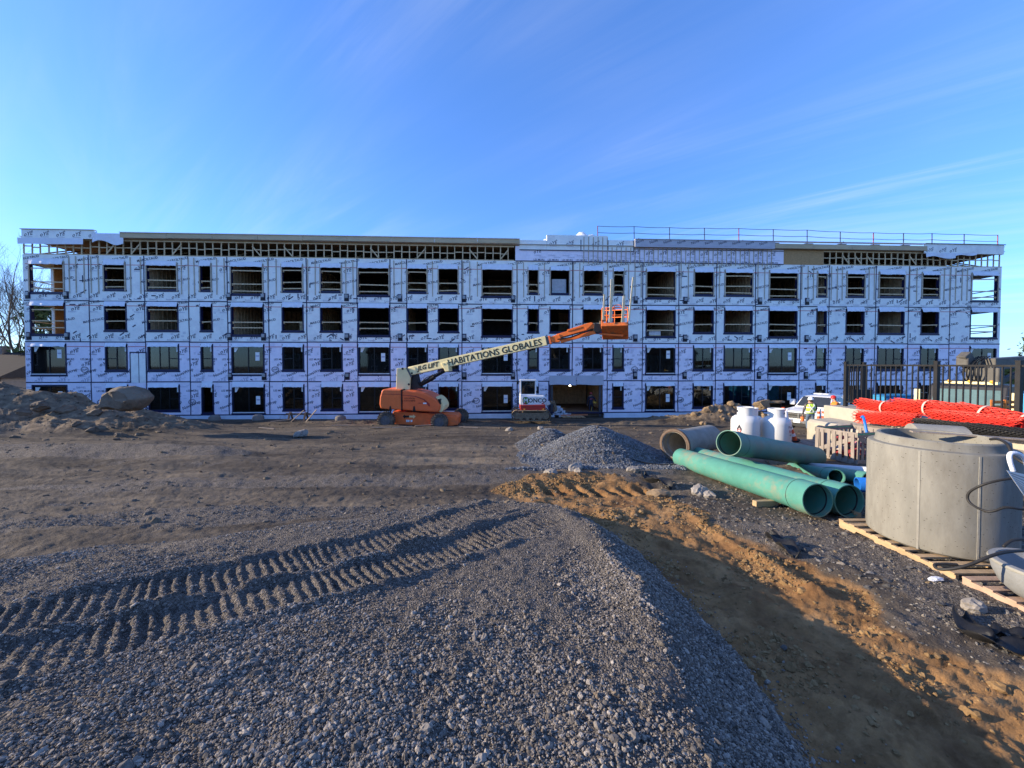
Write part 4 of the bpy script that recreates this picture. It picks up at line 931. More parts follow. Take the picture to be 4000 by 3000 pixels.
sprism([(2152, 1316), (2172, 1309), (2186, 1306), (2192, 1322), (2186, 1337), (2160, 1338), (2152, 1335)], -.16, .16, 'jib_knuckle', ORJ, bevel=.03)
sbar((2176, 1314), (2322, 1273), .22, .26, 'jib_arm', ORJ); sbar((2190, 1334), (2326, 1297), .20, .21, 'jib_arm', ORJ)
sprism([(2215, 1289), (2290, 1265), (2310, 1260), (2318, 1264), (2300, 1282), (2290, 1288), (2280, 1278), (2218, 1296)], -.15, .15, 'jib_plate', ORJ, bevel=.02)
MB().tube([sp3(2178, 1326, .14), sp3(2230, 1314, .2)-Vector((0, 0, .08)), sp3(2310, 1287, .14)], .04, 6).build('jib_hose', BLK, LIFT)
MB().bar(sp3(2185, 1320), sp3(2300, 1288), .10, .10).build('jib_cylinder', BLKM, LIFT)
sprism([(2322, 1262), (2340, 1266), (2356, 1270), (2356, 1284), (2340, 1300), (2326, 1300), (2318, 1290)], -.18, .18, 'basket_rotator', BLKM, bevel=.02)
# basket: tray, rails, uprights, tied lumber
bq = sp3(2402, 1272); bx, bz = bq.x, bq.z; w0, w1, y0, y1 = -.76, .76, -.50, .70
BK = MB(); BK.add([(w0, y0, 0), (w1, y0, 0), (w1, y1, -.72), (w0, y1, -.72), (w0, y0, .20), (w1, y0, .20), (w1, y1, -.52), (w0, y1, -.52)], [(0, 3, 2, 1), (4, 5, 6, 7), (0, 1, 5, 4), (1, 2, 6, 5), (2, 3, 7, 6), (3, 0, 4, 7)])
bk = BK.build('basket_tray', M('scuffed_orange', (.75, .17, .04), .6, .2, 5, .1, 20, c2=(.22, .13, .07), t=(.5, .66)), LIFT, loc=(bx, bq.y, bz-.06), rot=(0, 0, -.30), bevel=.03)
MB().bar((w0-.12, .05, -.40), (w1-.3, .2, -.52), .12, .10).build('mount_beam', ORJ, bk)
for (x, y) in ((w0+.04, y0+.04), (0, y0+.04), (w1-.04, y0+.04), (w0+.04, y1-.04), (w1-.04, y1-.04), (-.45, y0+.04), (.5, y0+.04)):
    zz = .2 if y < 0 else -.5; MB().cyl((x, y, zz-.02), (x, y, 1.05), .026, n=8).build('upright', ORJ, bk)
for z in (.62, 1.05):
    MB().tube([(w0+.04, y1-.04, z), (w0+.04, y0+.14, z), (w0+.07, y0+.07, z), (w0+.14, y0+.04, z), (w1-.14, y0+.04, z), (w1-.07, y0+.07, z), (w1-.04, y0+.14, z), (w1-.04, y1-.04, z), (w0+.04, y1-.04, z)], .028, 8).build('rail', ORJ, bk, smooth=True)
MB().tube([(-.48, y0+.03, .2), (-.2, y0, .9), (.05, y0, 1.2), (.3, y0, 1.18), (.45, y0, .95)], .024, 8).build('rail_loop', ORJ, bk, smooth=True)
MB().box(w0-.02, w0+.35, -.1, .35, .35, .85).build('control_panel', RIMG, bk, bevel=.04)
MB().box(w0-.12, w0+.05, -.2, .2, -.05, .35).build('valve_block', MUD, bk, bevel=.03)
LUMB = M('bright_lumber', (.72, .60, .38), .7, .12, 4, stretch=(1, 1, .3))
for (xa, xb, h0, h1, w, i) in ((-.40, -.32, .15, 2.6, .15, 0), (.24, .33, .12, 1.62, .14, 1), (-.78, -.72, .3, 1.75, .10, 2), (.58, .80, .20, 2.65, .09, 3)):
    o = MB().bar((bx+xa, bq.y+y0-.12+.30*abs(xa)*(-1 if xa > 0 else 1), bz+h0), (bx+xb, bq.y+y0-.15+.30*abs(xa)*(-1 if xa > 0 else 1), bz+h1), w, .05, (0, 1, 0)).build('lumber_board', LUMB); o.location = LIFT.location
    tag(o, ['tall bright board tied to the lift basket beside the jib', 'short notched board standing inside the lift basket', 'short board behind the control panel of the lift basket', 'tall thin board leaning out of the far basket corner'][i], 'board')
# sticker arrows on the chassis
ar = MB(); X, Z = lp(1608, 1622)
ar.add([(X-.42, -.628, Z), (X-.26, -.628, Z+.14), (X-.26, -.628, Z+.06), (X, -.628, Z+.06), (X, -.628, Z-.06), (X-.26, -.628, Z-.06), (X-.26, -.628, Z-.14)], [(0, 6, 2, 1)][:0]+[(0, 6, 5, 4, 3, 2, 1)]); ar.build('arrow_decal', BLKM, LIFT)
ar = MB(); ar.add([(X+.42, -.628, Z), (X+.26, -.628, Z+.14), (X+.26, -.628, Z+.06), (X+.01, -.628, Z+.06), (X+.01, -.628, Z-.06), (X+.26, -.628, Z-.06), (X+.26, -.628, Z-.14)], [(0, 1, 2, 3, 4, 5, 6)]); ar.build('arrow_decal', CREAM, LIFT)
for px, m_ in ((1600, STICK), (1606, STICK), (1617, STICK)): X, Z = lp(px, 1638); MB().box(X-.06, X+.06, -.63, -.622, Z-.08, Z+.06).build('decal', m_, LIFT)

# ------------------------------------------------------------------ mini excavator (rear view, tracks across)
EY = 27.3; eb0 = atd(2072, 1636, EY)
EX = thing('mini_excavator', 'white and red compact excavator with muddy crawler tracks facing the entry', 'excavator', (eb0.x, EY, max(eb0.z, gz(eb0.x, EY)-.02)))
k_ = EY/F_
def ep(px, py): p = atd(px, py, EY); return (p.x-eb0.x, p.z-eb0.z)
def eprism(pts, y0, y1, name, mat, parent=EX, **k): return MB().prism([ep(*p) for p in pts][::-1], 1, y0, y1).build(name, mat, parent, **k)
for y in (-1.0, .95):
    x0, z0 = ep(1999, 1635); x1, z1 = ep(2146, 1596); r = (z1-z0)/2; n = 20
    path = [(x0+r+math.sin(-math.pi*i/n)*r, z0+r+math.cos(-math.pi*i/n)*r) for i in range(n+1)]+[(x1-r+math.sin(math.pi-math.pi*i/n)*r, z0+r+math.cos(math.pi-math.pi*i/n)*r) for i in range(n+1)]
    tr = MB(); m = len(path)
    ins = [(x0+r+(p[0]-x0-r)*.86 if p[0] < 0 else x1-r+(p[0]-x1+r)*.86, z0+r+(p[1]-z0-r)*.86) for p in path]
    for a_, b_, yy in ((path, ins, y-.2), (path, ins, y+.2)):
        pass
    vs = [(p[0], y-.2, p[1]) for p in path]+[(p[0], y+.2, p[1]) for p in path]+[(p[0], y-.2, p[1]) for p in ins]+[(p[0], y+.2, p[1]) for p in ins]
    fs = []
    for i in range(m):
        j = (i+1) % m; fs += [(i, j, m+j, m+i), (2*m+i, 3*m+i, 3*m+j, 2*m+j), (i, 2*m+i, 2*m+j, j), (m+i, m+j, 3*m+j, 3*m+i)]
    tr.add(vs, fs)
    for i in range(60):
        t = i/60*m; a_ = path[int(t)]; b_ = path[(int(t)+1) % m]; q = Vector((a_[0], 0, a_[1])).lerp(Vector((b_[0], 0, b_[1])), t-int(t)); c_ = Vector(((x0+r if q.x < 0 else x1-r), 0, z0+r)); d = (q-c_) if (q.x < x0+r or q.x > x1-r) else Vector((0, 0, q.z-z0-r)); d = d.normalized() if d.length else Vector((0, 0, 1))
        tr.bar(q+Vector((0, y-.2, 0)), q+Vector((0, y+.2, 0)), .05, .04, d)
    T = tr.build('crawler_track', MUD, EX)
    f = MB(); f.box(x0+r*.9, x1-r*.9, y-.14, y+.14, z0+r*.5, z0+r*1.55)
    for t in (0, 1): f.cyl((x0+r if t == 0 else x1-r, y-.15, z0+r), (x0+r if t == 0 else x1-r, y+.15, z0+r), r*.72, n=20)
    for t in range(4): f.cyl((x0+r*1.8+t*.42, y-.16, z0+r*.42), (x0+r*1.8+t*.42, y+.16, z0+r*.42), r*.32, n=12)
    f.build('track_frame', MUD, T, bevel=.02)
x0, z0 = ep(2030, 1612); x1, z1 = ep(2125, 1600); MB().box(x0+.2, x1-.2, -.8, .8, z0-.1, z1+.05).build('undercarriage', MUD, EX)
eprism([(2029, 1576), (2126, 1574), (2127, 1592), (2122, 1598), (2100, 1600), (2045, 1600), (2033, 1597), (2029, 1590)], -.95, .9, 'counterweight', REDM, bevel=.07)
hd = eprism([(2030, 1536), (2058, 1540), (2122, 1541), (2127, 1547), (2128, 1577), (2029, 1577)], -.88, .9, 'engine_cover', WHT, bevel=.06)
eprism([(2037, 1545), (2121, 1545), (2120, 1576), (2038, 1576)], -.90, -.86, 'rear_panel', WHT, hd, bevel=.02)
tx = MB(); X, Z = ep(2096, 1559.5); put_text(tx, textmesh('ONCO', .40, 0, .022), X, Z, -.908); tx.build('maker_lettering', BLKM, hd)
X, Z = ep(2052, 1560); gnd = MB(); n = 28
gnd.add([(X+.20*math.cos(2*math.pi*i/n), -.906, Z+.23*math.sin(2*math.pi*i/n)) for i in range(n)], [tuple(range(n))]); gnd.build('emblem_disc', M('emblem_green', (.10, .32, .05), .6), hd)
rg = MB(); rg.add([(X+q*math.cos(2*math.pi*i/n), -.910, Z+q*1.08*math.sin(2*math.pi*i/n)) for q in (.235, .20) for i in range(n)], [(i, (i+1) % n, n+(i+1) % n, n+i) for i in range(n)]); rg.build('emblem_ring', BLKM, hd)
tx = MB(); put_text(tx, textmesh('M', .42, 0, .025), X, Z, -.914); tx.build('emblem_letter', WHT, hd)
for px in (2047, 2118): eprism([(px-3, 1590), (px+3, 1590), (px+3, 1595), (px-3, 1595)], -.975, -.94, 'reflector', M('amber_lens', (.8, .4, .05), .3))
for px in (2048, 2116): eprism([(px-4, 1570), (px+4, 1567), (px+4, 1573), (px-4, 1573)], -.925, -.89, 'tail_light', REDM)
# cab
cx0, cz0 = ep(2031, 1540); cx1, cz1 = ep(2092, 1486); cabm = MB()
for x in (cx0+.04, cx1-.04):
    for y in (-.55, .55): cabm.bar((x, y, cz0), (x, y, cz1), .09, .09, (0, 1, 0))
cabm.box(cx0-.02, cx1+.02, -.62, .62, cz1-.02, cz1+.06); cabm.box(cx0, cx1, -.6, .6, cz0-.1, cz0+.06)
cab = cabm.build('cab', WHT, EX, bevel=.02)
for (a, b, c, d) in ((cx0+.085, cx1-.085, -.57, -.56), (cx0+.085, cx1-.085, .56, .57)): MB().box(a, b, c, d, cz0+.06, cz1-.02).build('pane', CABG, cab)
for x in (cx0+.05, cx1-.05): MB().box(x-.005, x+.005, -.505, .505, cz0+.06, cz1-.02).build('pane', CABG, cab)
rb = MB(); ring(rb, cx0+.12, cx1-.12, cz0+.10, cz1-.06, .035, -.585, -.572); rb.build('window_seal', BLKM, cab)
MB().box(cx0+.35, cx1-.3, -.1, .15, cz0, cz0+.62).build('seat', BLKM, cab, bevel=.06); MB().bar((cx0+.2, .1, cz0), (cx0+.3, .2, cz0+.4), .2, .15).build('console', ORANGE, cab, bevel=.03)
X, Z = ep(2022, 1494); MB().box(X-.07, X+.07, -.3, -.24, Z-.12, Z+.1).build('mirror', BLKM, cab, bevel=.02); MB().bar((X, -.27, Z), (cx0, -.3, Z+.05), .03, .03).build('mirror_arm', BLKM, cab)
X, Z = ep(2059, 1541); MB().lathe([(.001, .16), (.06, .15), (.08, .05), (.08, 0)], 12, o=(X, -.5, Z)).build('exhaust_cap', BLKM, EX, smooth=True)
# arm and bucket reaching right, low
p = [Vector((*ep(2125, 1585), 0)).xzy, Vector((*ep(2150, 1575), 0)).xzy, Vector((*ep(2172, 1580), 0)).xzy]
for v in p: v.y = .5
MB().bar(p[0], p[1], .2, .26).build('boom', WHT, EX, bevel=.02); MB().bar(p[1], p[2]+Vector((0, 0, .12)), .16, .2).build('dipper', MUD, EX, bevel=.02)
bu = MB().prism([ep(*q) for q in ((2164, 1584), (2172, 1577), (2176, 1590), (2180, 1598), (2176, 1608), (2166, 1612), (2163, 1604), (2168, 1598))][::-1], 1, .2, .85).build('bucket', MUD, EX, bevel=.02)

# ------------------------------------------------------------------ drain pipes
PVC = M('sewer_pvc_green', (.078, .25, .197), .45, .14, 2.5, .05, 20, c2=(.25, .22, .145), t=(.50, .64), stretch=(1, 1, 1), spec=.4)
PVCD = M('sewer_pvc_dusty', (.085, .21, .165), .6, .14, 3, .05, 20, c2=(.17, .16, .12), t=(.46, .72))
def pipe(name, a, b, r, label, mat, bell=True, cat='pipe', wall=.018, n=48, ringm=BLKM, grp=None):
    a = Vector(a); b = Vector(b); L = (b-a).length; o = thing(name, label, cat, a, group=grp); o.rotation_euler = (b-a).to_track_quat('Z', 'Y').to_euler()
    prof = [(r-wall, L), (r, L), (r, .62), (r*1.0, .58)]
    bodyp = MB(); R2 = r*1.075 if bell else r
    bodyp.lathe([(r-wall, L)]+[(r, L)]+[(r, .50), (R2, .40), (R2, 0.0), (R2-wall, 0.0), (R2-wall, .40), (r-wall, .50), (r-wall, L)][0:7], n)
    bodyp.build('barrel', mat, o, smooth='auto')
    if bell:
        MB().lathe([(R2+.001, .36), (R2+.004, .365), (R2+.001, .372)], n).build('bell_seam', ringm, o, smooth=True)
        MB().lathe([(R2-wall-.002, .10), (R2-wall-.016, .115), (R2-wall-.002, .13)], n).build('gasket', ringm, o, smooth=True)
    return o
PIPE_R = .265
pn = atd(3195, 1955, 6.6); pf = atd(2662, 1788, 11.1)
pipe('sewer_pipe', pn, pf, PIPE_R, 'near thick green plastic sewer pipe with brown scuffs lying on the ground', PVC)
pn2 = atd(3318, 1958, 6.72); pf2 = atd(2728, 1783, 11.35)
pipe('sewer_pipe', pn2, pf2, PIPE_R, 'thick green sewer pipe lying second, between the scuffed pipe and the concrete ring', PVC)
pipe('sewer_pipe', atd(2845, 1730, 8.9), atd(3185, 1783, 11.2), .272, 'dusty green sewer pipe resting crosswise on top of the two others', PVCD)
pipe('drain_pipe', atd(3268, 1863, 8.6), atd(3095, 1828, 11.0), .155, 'slim green drain pipe with open end behind the thick pipes', PVC)
pipe('drain_pipe', atd(3400, 1872, 8.3), atd(3150, 1826, 11.2), .15, 'slim green drain pipe half hidden beside the blue pipe', PVC, bell=False)
BLUE = M('blue_water_pipe', (.02, .17, .58), .4, .1, 4); WPIPE = M('white_conduit', (.58, .59, .61), .4, .05, 4)
pipe('water_pipe', atd(3348, 1893, 7.9), atd(3560, 1900, 7.6), .135, 'blue plastic water pipe end poking out behind the concrete ring', BLUE)
pipe('conduit_pipe', atd(3470, 1848, 8.2), atd(3120, 1818, 11.2), .10, 'thin white plastic conduit lying on the slim green pipes', WPIPE, bell=False, wall=.01)
for i, (px, py, d, l) in enumerate(((2990, 1968, 7.4, .5), (3330, 2030, 6.9, .4))):
    c = atd(px, py, d); o = MB().box(-l/2, l/2, -.05, .05, -.06, .06).build('timber_block', WOOD, bevel=.006, loc=(c.x, c.y, gz(c.x, c.y)+.05), rot=(0, .04, .2+i)); tag(o, ['small timber block chocking the scuffed green pipe', 'short timber offcut under the bell end of the second green pipe'][i], 'timber')
# concrete bell pipe
cp = thing('concrete_pipe', 'short grey concrete culvert pipe with a wide flanged mouth beside the stone mound', 'pipe', atd(2634, 1738, 11.4)); cp.rotation_euler = Vector((.80, .60, -.01)).to_track_quat('Z', 'Y').to_euler()
MB().lathe([(.33, .24), (.33, 2.1), (.41, 2.1), (.41, .34), (.45, .30), (.47, .0), (.44, -.02), (.37, .0), (.37, .22), (.33, .24)], 48).build('barrel', M('dark_concrete', (.25, .24, .21), .9, .2, 3, .25, 45, c2=(.17, .15, .125), t=(.48, .68)), cp, smooth='auto')
MB().lathe([(.472, -.015), (.482, .02), (.472, .05), (.39, -.025), (.472, -.015)], 48).build('rust_rim', M('brown_gasket', (.11, .07, .045), .8, .3, 8), cp, smooth='auto')

# ------------------------------------------------------------------ concrete manhole ring on a pallet
mc = (6.1, 5.55); mzb, mzt = 1.69, 3.055
MAN = thing('manhole_ring', 'large round grey precast concrete manhole section standing on a pallet', 'manhole section', (mc[0], mc[1], mzb))
h = mzt-mzb
def man_mat():
    m = M('manhole_concrete', (.215, .207, .178), .88, .16, 2.2, .07, 40, c2=(.15, .138, .115), t=(.46, .68), stretch=(2.2, 2.2, .7)); n = m.node_tree.nodes; L = m.node_tree.links; b = n['Principled BSDF']
    src = b.inputs['Base Color'].links[0].from_socket; vo = n.new('ShaderNodeTexVoronoi'); vo.inputs['Scale'].default_value = 15; mp = n.new('ShaderNodeMapping'); mp.inputs['Scale'].default_value = (1, 1, 1.8); tc = n.new('ShaderNodeTexCoord'); L.new(tc.outputs['Object'], mp.inputs[0]); L.new(mp.outputs[0], vo.inputs['Vector']); vo.inputs['Randomness'].default_value = 1
    r = n.new('ShaderNodeValToRGB'); L.new(vo.outputs['Distance'], r.inputs[0]); r.color_ramp.elements[0].position = .07; r.color_ramp.elements[1].position = .16; r.color_ramp.elements[0].color = (.35, .32, .29, 1)
    mi = n.new('ShaderNodeMix'); mi.data_type = 'RGBA'; mi.blend_type = 'MULTIPLY'; mi.inputs['Factor'].default_value = 1; L.new(src, mi.inputs['A']); L.new(r.outputs[0], mi.inputs['B']); L.new(mi.outputs['Result'], b.inputs['Base Color']); return m
MCON = man_mat()
MB().lathe([(.60, .02), (.70, 0), (.74, .03), (.75, .08), (.75, h-.03), (.74, h-.005), (.72, h), (.675, h+.005), (.662, h+.03), (.655, h+.10), (.64, h+.115), (.60, h+.115), (.595, h+.06), (.59, .02), (.60, .02)], 96).build('barrel', MCON, MAN, smooth='auto')
for an in (-2.62, -1.9): MB().box(.748, .7545, -.012, .012, .02, h-.02).build('mould_seam', CONCR, MAN, rot=(0, 0, an), bevel=.002)
lath = MB().bar(atd(3560, 1685, 5.9)-Vector((0, 0, .0)), atd(4080, 1722, 5.35), .10, .02).build('lath', GWOOD); tag(lath, 'thin grey wooden lath lying across the top of the manhole section', 'lath')
def pallet(name, label, c, rz, L=1.2, Wd=1.2, nb=7, mat=WOOD, tilt=(0, 0)):
    o = thing(name, label, 'pallet', c, rot=(tilt[0], tilt[1], rz))
    for y in (-Wd/2+.02, 0, Wd/2-.02):
        prof = [(-L/2, 0), (-L*.33, 0), (-L*.31, .04), (-L*.14, .04), (-L*.12, 0), (L*.12, 0), (L*.14, .04), (L*.31, .04), (L*.33, 0), (L/2, 0), (L/2, .10), (-L/2, .10)]
        MB().prism(prof, 1, y-.02, y+.02).build('stringer', mat, o)
    for i in range(nb):
        x = -L/2+.05+(L-.1)*i/(nb-1); MB().box(x-.045, x+.045, -Wd/2-.01, Wd/2+.01, .101, .122).build('deck_board', mat, o)
    for x in (-L/2+.06, 0, L/2-.06): MB().box(x-.045, x+.045, -Wd/2, Wd/2, -.018, -.001).build('bottom_board', mat, o)
    return o
pallet('wooden_pallet', 'pale wooden pallet under the large manhole section', (6.07, 5.43, mzb-.123), math.pi/2, 1.66, 1.52, 9)
# second, smaller round-bottomed piece in the corner
p2 = (5.80, 3.93); pallet('wooden_pallet', 'pinkish wooden pallet under the round bottomed concrete base', (p2[0], p2[1], 1.605), math.pi/2, 1.1, 1.1, 6, M('pink_pallet_wood', (.40, .27, .19), .85, .22, 6, .2, 40))
BO = thing('concrete_bowl', 'small round bottomed concrete base beside the large manhole section', 'manhole base', (5.60, 3.95, 1.729))
MB().lathe([(.02, 0), (.20, .005), (.30, .04), (.38, .12), (.43, .24), (.45, .34), (.45, .37), (.40, .375), (.39, .32), (.3, .15), (.02, .1)], 64).build('bowl', M('grey_blue_concrete', (.22, .225, .225), .85, .15, 4, .2, 40), BO, smooth='auto')
MB().lathe([(.452, .335), (.462, .35), (.452, .365)], 48).build('rim', CONCR, BO, smooth=True)
MB().grid(lambda u, v: ((.43+.0*v)*math.cos(-2.75+u*.75), (.43)*math.sin(-2.75+u*.75), .372+.045*v), 10, 2).build('cyan_gasket', M('cyan_rubber', (.25, .55, .55), .6), BO, smooth=True)
CAB = M('rubber_cable', (.022, .021, .020), .55, .3, 12)
def spline(pts, n=10):
    P_ = [Vector(p) for p in pts]; out_ = []
    for i in range(len(P_)-1):
        a, b, c, d = P_[max(i-1, 0)], P_[i], P_[i+1], P_[min(i+2, len(P_)-1)]
        for k in range(n):
            t = k/n; out_.append(.5*((2*b)+(c-a)*t+(2*a-5*b+4*c-d)*t*t+(3*b-a-3*c+d)*t**3))
    return out_+[P_[-1]]
cb1 = MB().tube(spline([atd(4060, 1870, 4.55), atd(3960, 1868, 4.5), atd(3850, 1890, 4.58), atd(3785, 1925, 4.70), atd(3790, 1965, 4.68), atd(3860, 1998, 4.5), atd(3930, 1982, 4.42), atd(4000, 1990, 4.4), atd(4060, 1985, 4.4)]), .014, 8).build('lifting_cable', CAB, smooth=True); tag(cb1, 'black cable looped against the side of the manhole section', 'cable')
cb2 = MB().tube(spline([atd(3870, 1716, 5.1), atd(3900, 1716, 4.9), atd(3935, 1735, 4.72), atd(3955, 1775, 4.62), atd(3985, 1800, 4.5), atd(4040, 1830, 4.4)]), .017, 8).build('lifting_cable', CAB, smooth=True); tag(cb2, 'black cable hooked over the rim of the manhole section', 'cable')
cb3 = MB().tube(spline([atd(4050, 2105, 4.25), atd(3960, 2110, 4.22), atd(3920, 2135, 4.2)]), .014, 8).build('lifting_cable', CAB, smooth=True); tag(cb3, 'black cable arching over the round bottomed concrete base', 'cable')
cb4 = MB().tube(spline([atd(4040, 2150, 4.1), atd(3940, 2155, 4.05), atd(3870, 2172, 4.02), atd(3790, 2205, 4.06), atd(3720, 2222, 4.13), atd(3665, 2222, 4.22), atd(3652, 2206, 4.28), atd(3690, 2203, 4.27), atd(3740, 2206, 4.24)]), .016, 8).build('lifting_cable', CAB, smooth=True); tag(cb4, 'black cable trailing from the concrete base onto the pale pallet', 'cable')
HT = thing('sling_tag', 'white paper tag with a white plastic handle hanging by the manhole section', 'tag', atd(3960, 1850, 4.35))
o0 = Vector(HT.location); WPL = M('white_plastic_handle', (.7, .72, .76), .5, .05, 10, .3, 60)
MB().tube([q-o0 for q in spline([atd(3958, 1840, 4.35), atd(3944, 1795, 4.35), atd(3948, 1772, 4.36), atd(3975, 1772, 4.36), atd(4000, 1790, 4.36), atd(4018, 1830, 4.36)])], .022, 10).build('handle', WPL, HT, smooth=True)
tq = [atd(3932, 1837, 4.33)-o0, atd(4080, 1870, 4.33)-o0, atd(4080, 2060, 4.36)-o0, atd(4002, 1938, 4.35)-o0]
tg = MB().add(tq+[q+Vector((.002, .004, 0)) for q in tq], [(3, 2, 1, 0), (4, 5, 6, 7), (0, 1, 5, 4), (1, 2, 6, 5), (2, 3, 7, 6), (3, 0, 4, 7)]).build('paper', M('tag_paper', (.78, .77, .72), .7, .03), HT)
ln = MB()
for i in range(9):
    a = tq[0].lerp(tq[3], .12+i*.095)+Vector((.014, -.003, 0)); b = tq[1].lerp(tq[2], .12+i*.095)+Vector((-.01, -.003, 0)); d = (b-a); hgt_ = Vector((0, 0, .006 if i > 1 else .010)); ln.add([a, a+d*.8, a+d*.8+hgt_, a+hgt_], [(0, 1, 2, 3)])
ln.build('tag_print', M('tag_ink', (.35, .34, .32), .8), tg)

# ------------------------------------------------------------------ propane tanks
TK = M('white_tank_paint', (.60, .60, .585), .38, .03, 3, c2=(.5, .49, .47), t=(.6, .85))
def tank(px, py, d, label, rz, cone=False):
    c = atd(px, py, d); r, hh = .43, 1.02; o = thing('propane_tank', label, 'propane tank', (c.x, c.y, c.z), rz)
    MB().lathe([(.001, 0), (.34, 0), (.40, .04), (r, .12), (r, .78), (.425, .84), (.39, .92), (.31, .985), (.20, 1.015), (.001, 1.02)], 40).build('shell', TK, o, smooth='auto')
    MB().lathe([(r+.002, .50), (r+.005, .505), (r+.002, .51)], 40).build('weld_seam', TK, o, smooth=True)
    col_ = MB(); n = 40; rr = .245
    for i in range(n):
        a0, a1 = 2*math.pi*i/n, 2*math.pi*(i+1)/n; hole = (i % 20) in (14, 15, 16, 17)
        def q(a, rad, z): return (rad*math.cos(a), rad*math.sin(a), z)
        for z0_, z1_ in ([(.985, 1.10), (1.17, 1.25)] if hole else [(.985, 1.25)]):
            col_.add([q(a0, rr, z0_), q(a1, rr, z0_), q(a1, rr, z1_), q(a0, rr, z1_), q(a0, rr-.02, z0_), q(a1, rr-.02, z0_), q(a1, rr-.02, z1_), q(a0, rr-.02, z1_)], [(0, 1, 2, 3), (7, 6, 5, 4), (3, 2, 6, 7), (0, 4, 5, 1)])
    co = col_.build('collar', TK, o, smooth='auto')
    MB().lathe([(.245, 1.245), (.262, 1.262), (.245, 1.28), (.228, 1.262), (.245, 1.245)], 32).build('collar_rim', TK, co, smooth=True)
    MB().cyl((0, 0, 1.0), (0, 0, 1.2), .05, n=12).build('valve', M('brass', (.5, .36, .14), .35, metal=.8), co)
    MB().cyl((-.245, 0, .99), (-.245, 0, 1.0), .05).build('lug', TK, o)
    return o
ty = 13.0
t1 = tank(2910, 1738, ty, 'white propane tank with a flame emblem behind the crosswise green pipe', .4)
t2 = tank(3030, 1745, ty-.1, 'white propane tank in the shadow of its neighbour beside the leaning marker', -.3)
t3 = tank(2928, 1732, ty+.8, 'white propane tank standing behind the two others', .9)
# printed flame emblem and wording
def cyltext(o, tm, ang0, z0, mat, name, r=.4345):
    v, f = tm; mb = MB(); mb.add([(r*math.cos(ang0+a/r), r*math.sin(ang0+a/r), z0+b) for a, b in v], f); mb.build(name, mat, o)
BI = M('tank_black_ink', (.02, .02, .03), .6); RI = M('tank_red_ink', (.45, .03, .03), .6)
fl_ = (np.array([[-.08, 0], [-.095, .09], [-.05, .17], [0, .27], [.05, .17], [.095, .09], [.08, 0], [.05, -.03], [.055, .06], [0, .14], [-.055, .06], [-.05, -.03]])*.8, [(0, 1, 2, 10, 11), (2, 3, 9, 10), (3, 4, 9), (4, 5, 6, 7, 8, 9)])
A1 = -math.pi*.80-.4
cyltext(t1, fl_, A1, .52, BI, 'flame_emblem'); cyltext(t1, textmesh('O', .16, 0, .02), A1, .53, RI, 'flame_core'); cyltext(t1, textmesh('49-9212', .09, 0, .004), A1+.05, .42, BI, 'tank_lettering')
A2 = -math.pi*.37+.3
cyltext(t2, textmesh('Propane', .11, 0, .004), A2+.3, .70, BI, 'tank_lettering'); cyltext(t2, textmesh('Bell', .13, 0, .008), A2+.17, .57, RI, 'tank_lettering'); cyltext(t2, textmesh('450-', .08, 0, .004), A2+.17, .45, BI, 'tank_lettering')
c = atd(3068, 1728, 13.25); CN = thing('white_cone', 'tall white plastic cone tucked against the propane tanks', 'cone', c)
MB().lathe([(.20, 0), (.20, .03), (.17, .04), (.055, 1.05), (.04, 1.07), (.001, 1.07)], 28).build('body', WPIPE, CN, smooth='auto'); MB().box(-.24, .24, -.24, .24, -.03, .0).build('foot', WPIPE, CN, bevel=.02); MB().tube([(0, 0, 1.05), (.04, -.02, 1.14), (.10, -.02, 1.16)], .02, 8).build('grip', WPIPE, CN)
gp = gz(8.6, 13.1); tz = atd(2910, 1738, ty).z
dk = thing('timber_deck', 'dark low timber platform under the propane tanks', 'platform', (9.0, 13.15, tz-.12))
for i in range(8): MB().box(-1.75+i*.47, -1.75+i*.47+.43, -.9, .95, .06, .10).build('plank', GWOOD, dk)
for y in (-.7, .7): MB().box(-1.75, 1.95, y-.06, y+.06, -.35, .058).build('bearer', GWOOD, dk)

# ------------------------------------------------------------------ striped traffic markers
SO = M('marker_orange', (.62, .10, .035), .5, .15, 5); SW = M('marker_white', (.8, .8, .78), .4, .06, 5)
def marker(px, py, d, lean, label, hh=1.15, r=.07):
    c = atd(px, py, d); c.z = max(c.z, gz(c.x, c.y)-.02); o = thing('traffic_marker', label, 'traffic marker', c, rot=(0, lean, 0))
    body = MB().lathe([(r*1.15, 0), (r, .06), (r*.85, hh), (.001, hh+.02)], 20).build('post', SO, o, smooth='auto')
    for z in (.18, .44, .70, .93): rr = r*(1-.15*z/hh); MB().lathe([(rr+.003, z), (rr+.003-.002, z+.11)], 20).build('white_band', SW, body, smooth=True)
    MB().cyl((0, 0, -.02), (0, 0, .03), r*2.1, n=8).build('foot', BLK, o); return o
marker(3107, 1722, 13.6, -.38, 'orange and white striped marker post leaning against the tanks', 1.25)
marker(3196, 1682, 18.6, .02, 'orange and white striped marker post behind the vested worker', .95, .08)
marker(3217, 1680, 18.9, -.02, 'orange and white striped marker post beside the truck wheel', .95, .08)
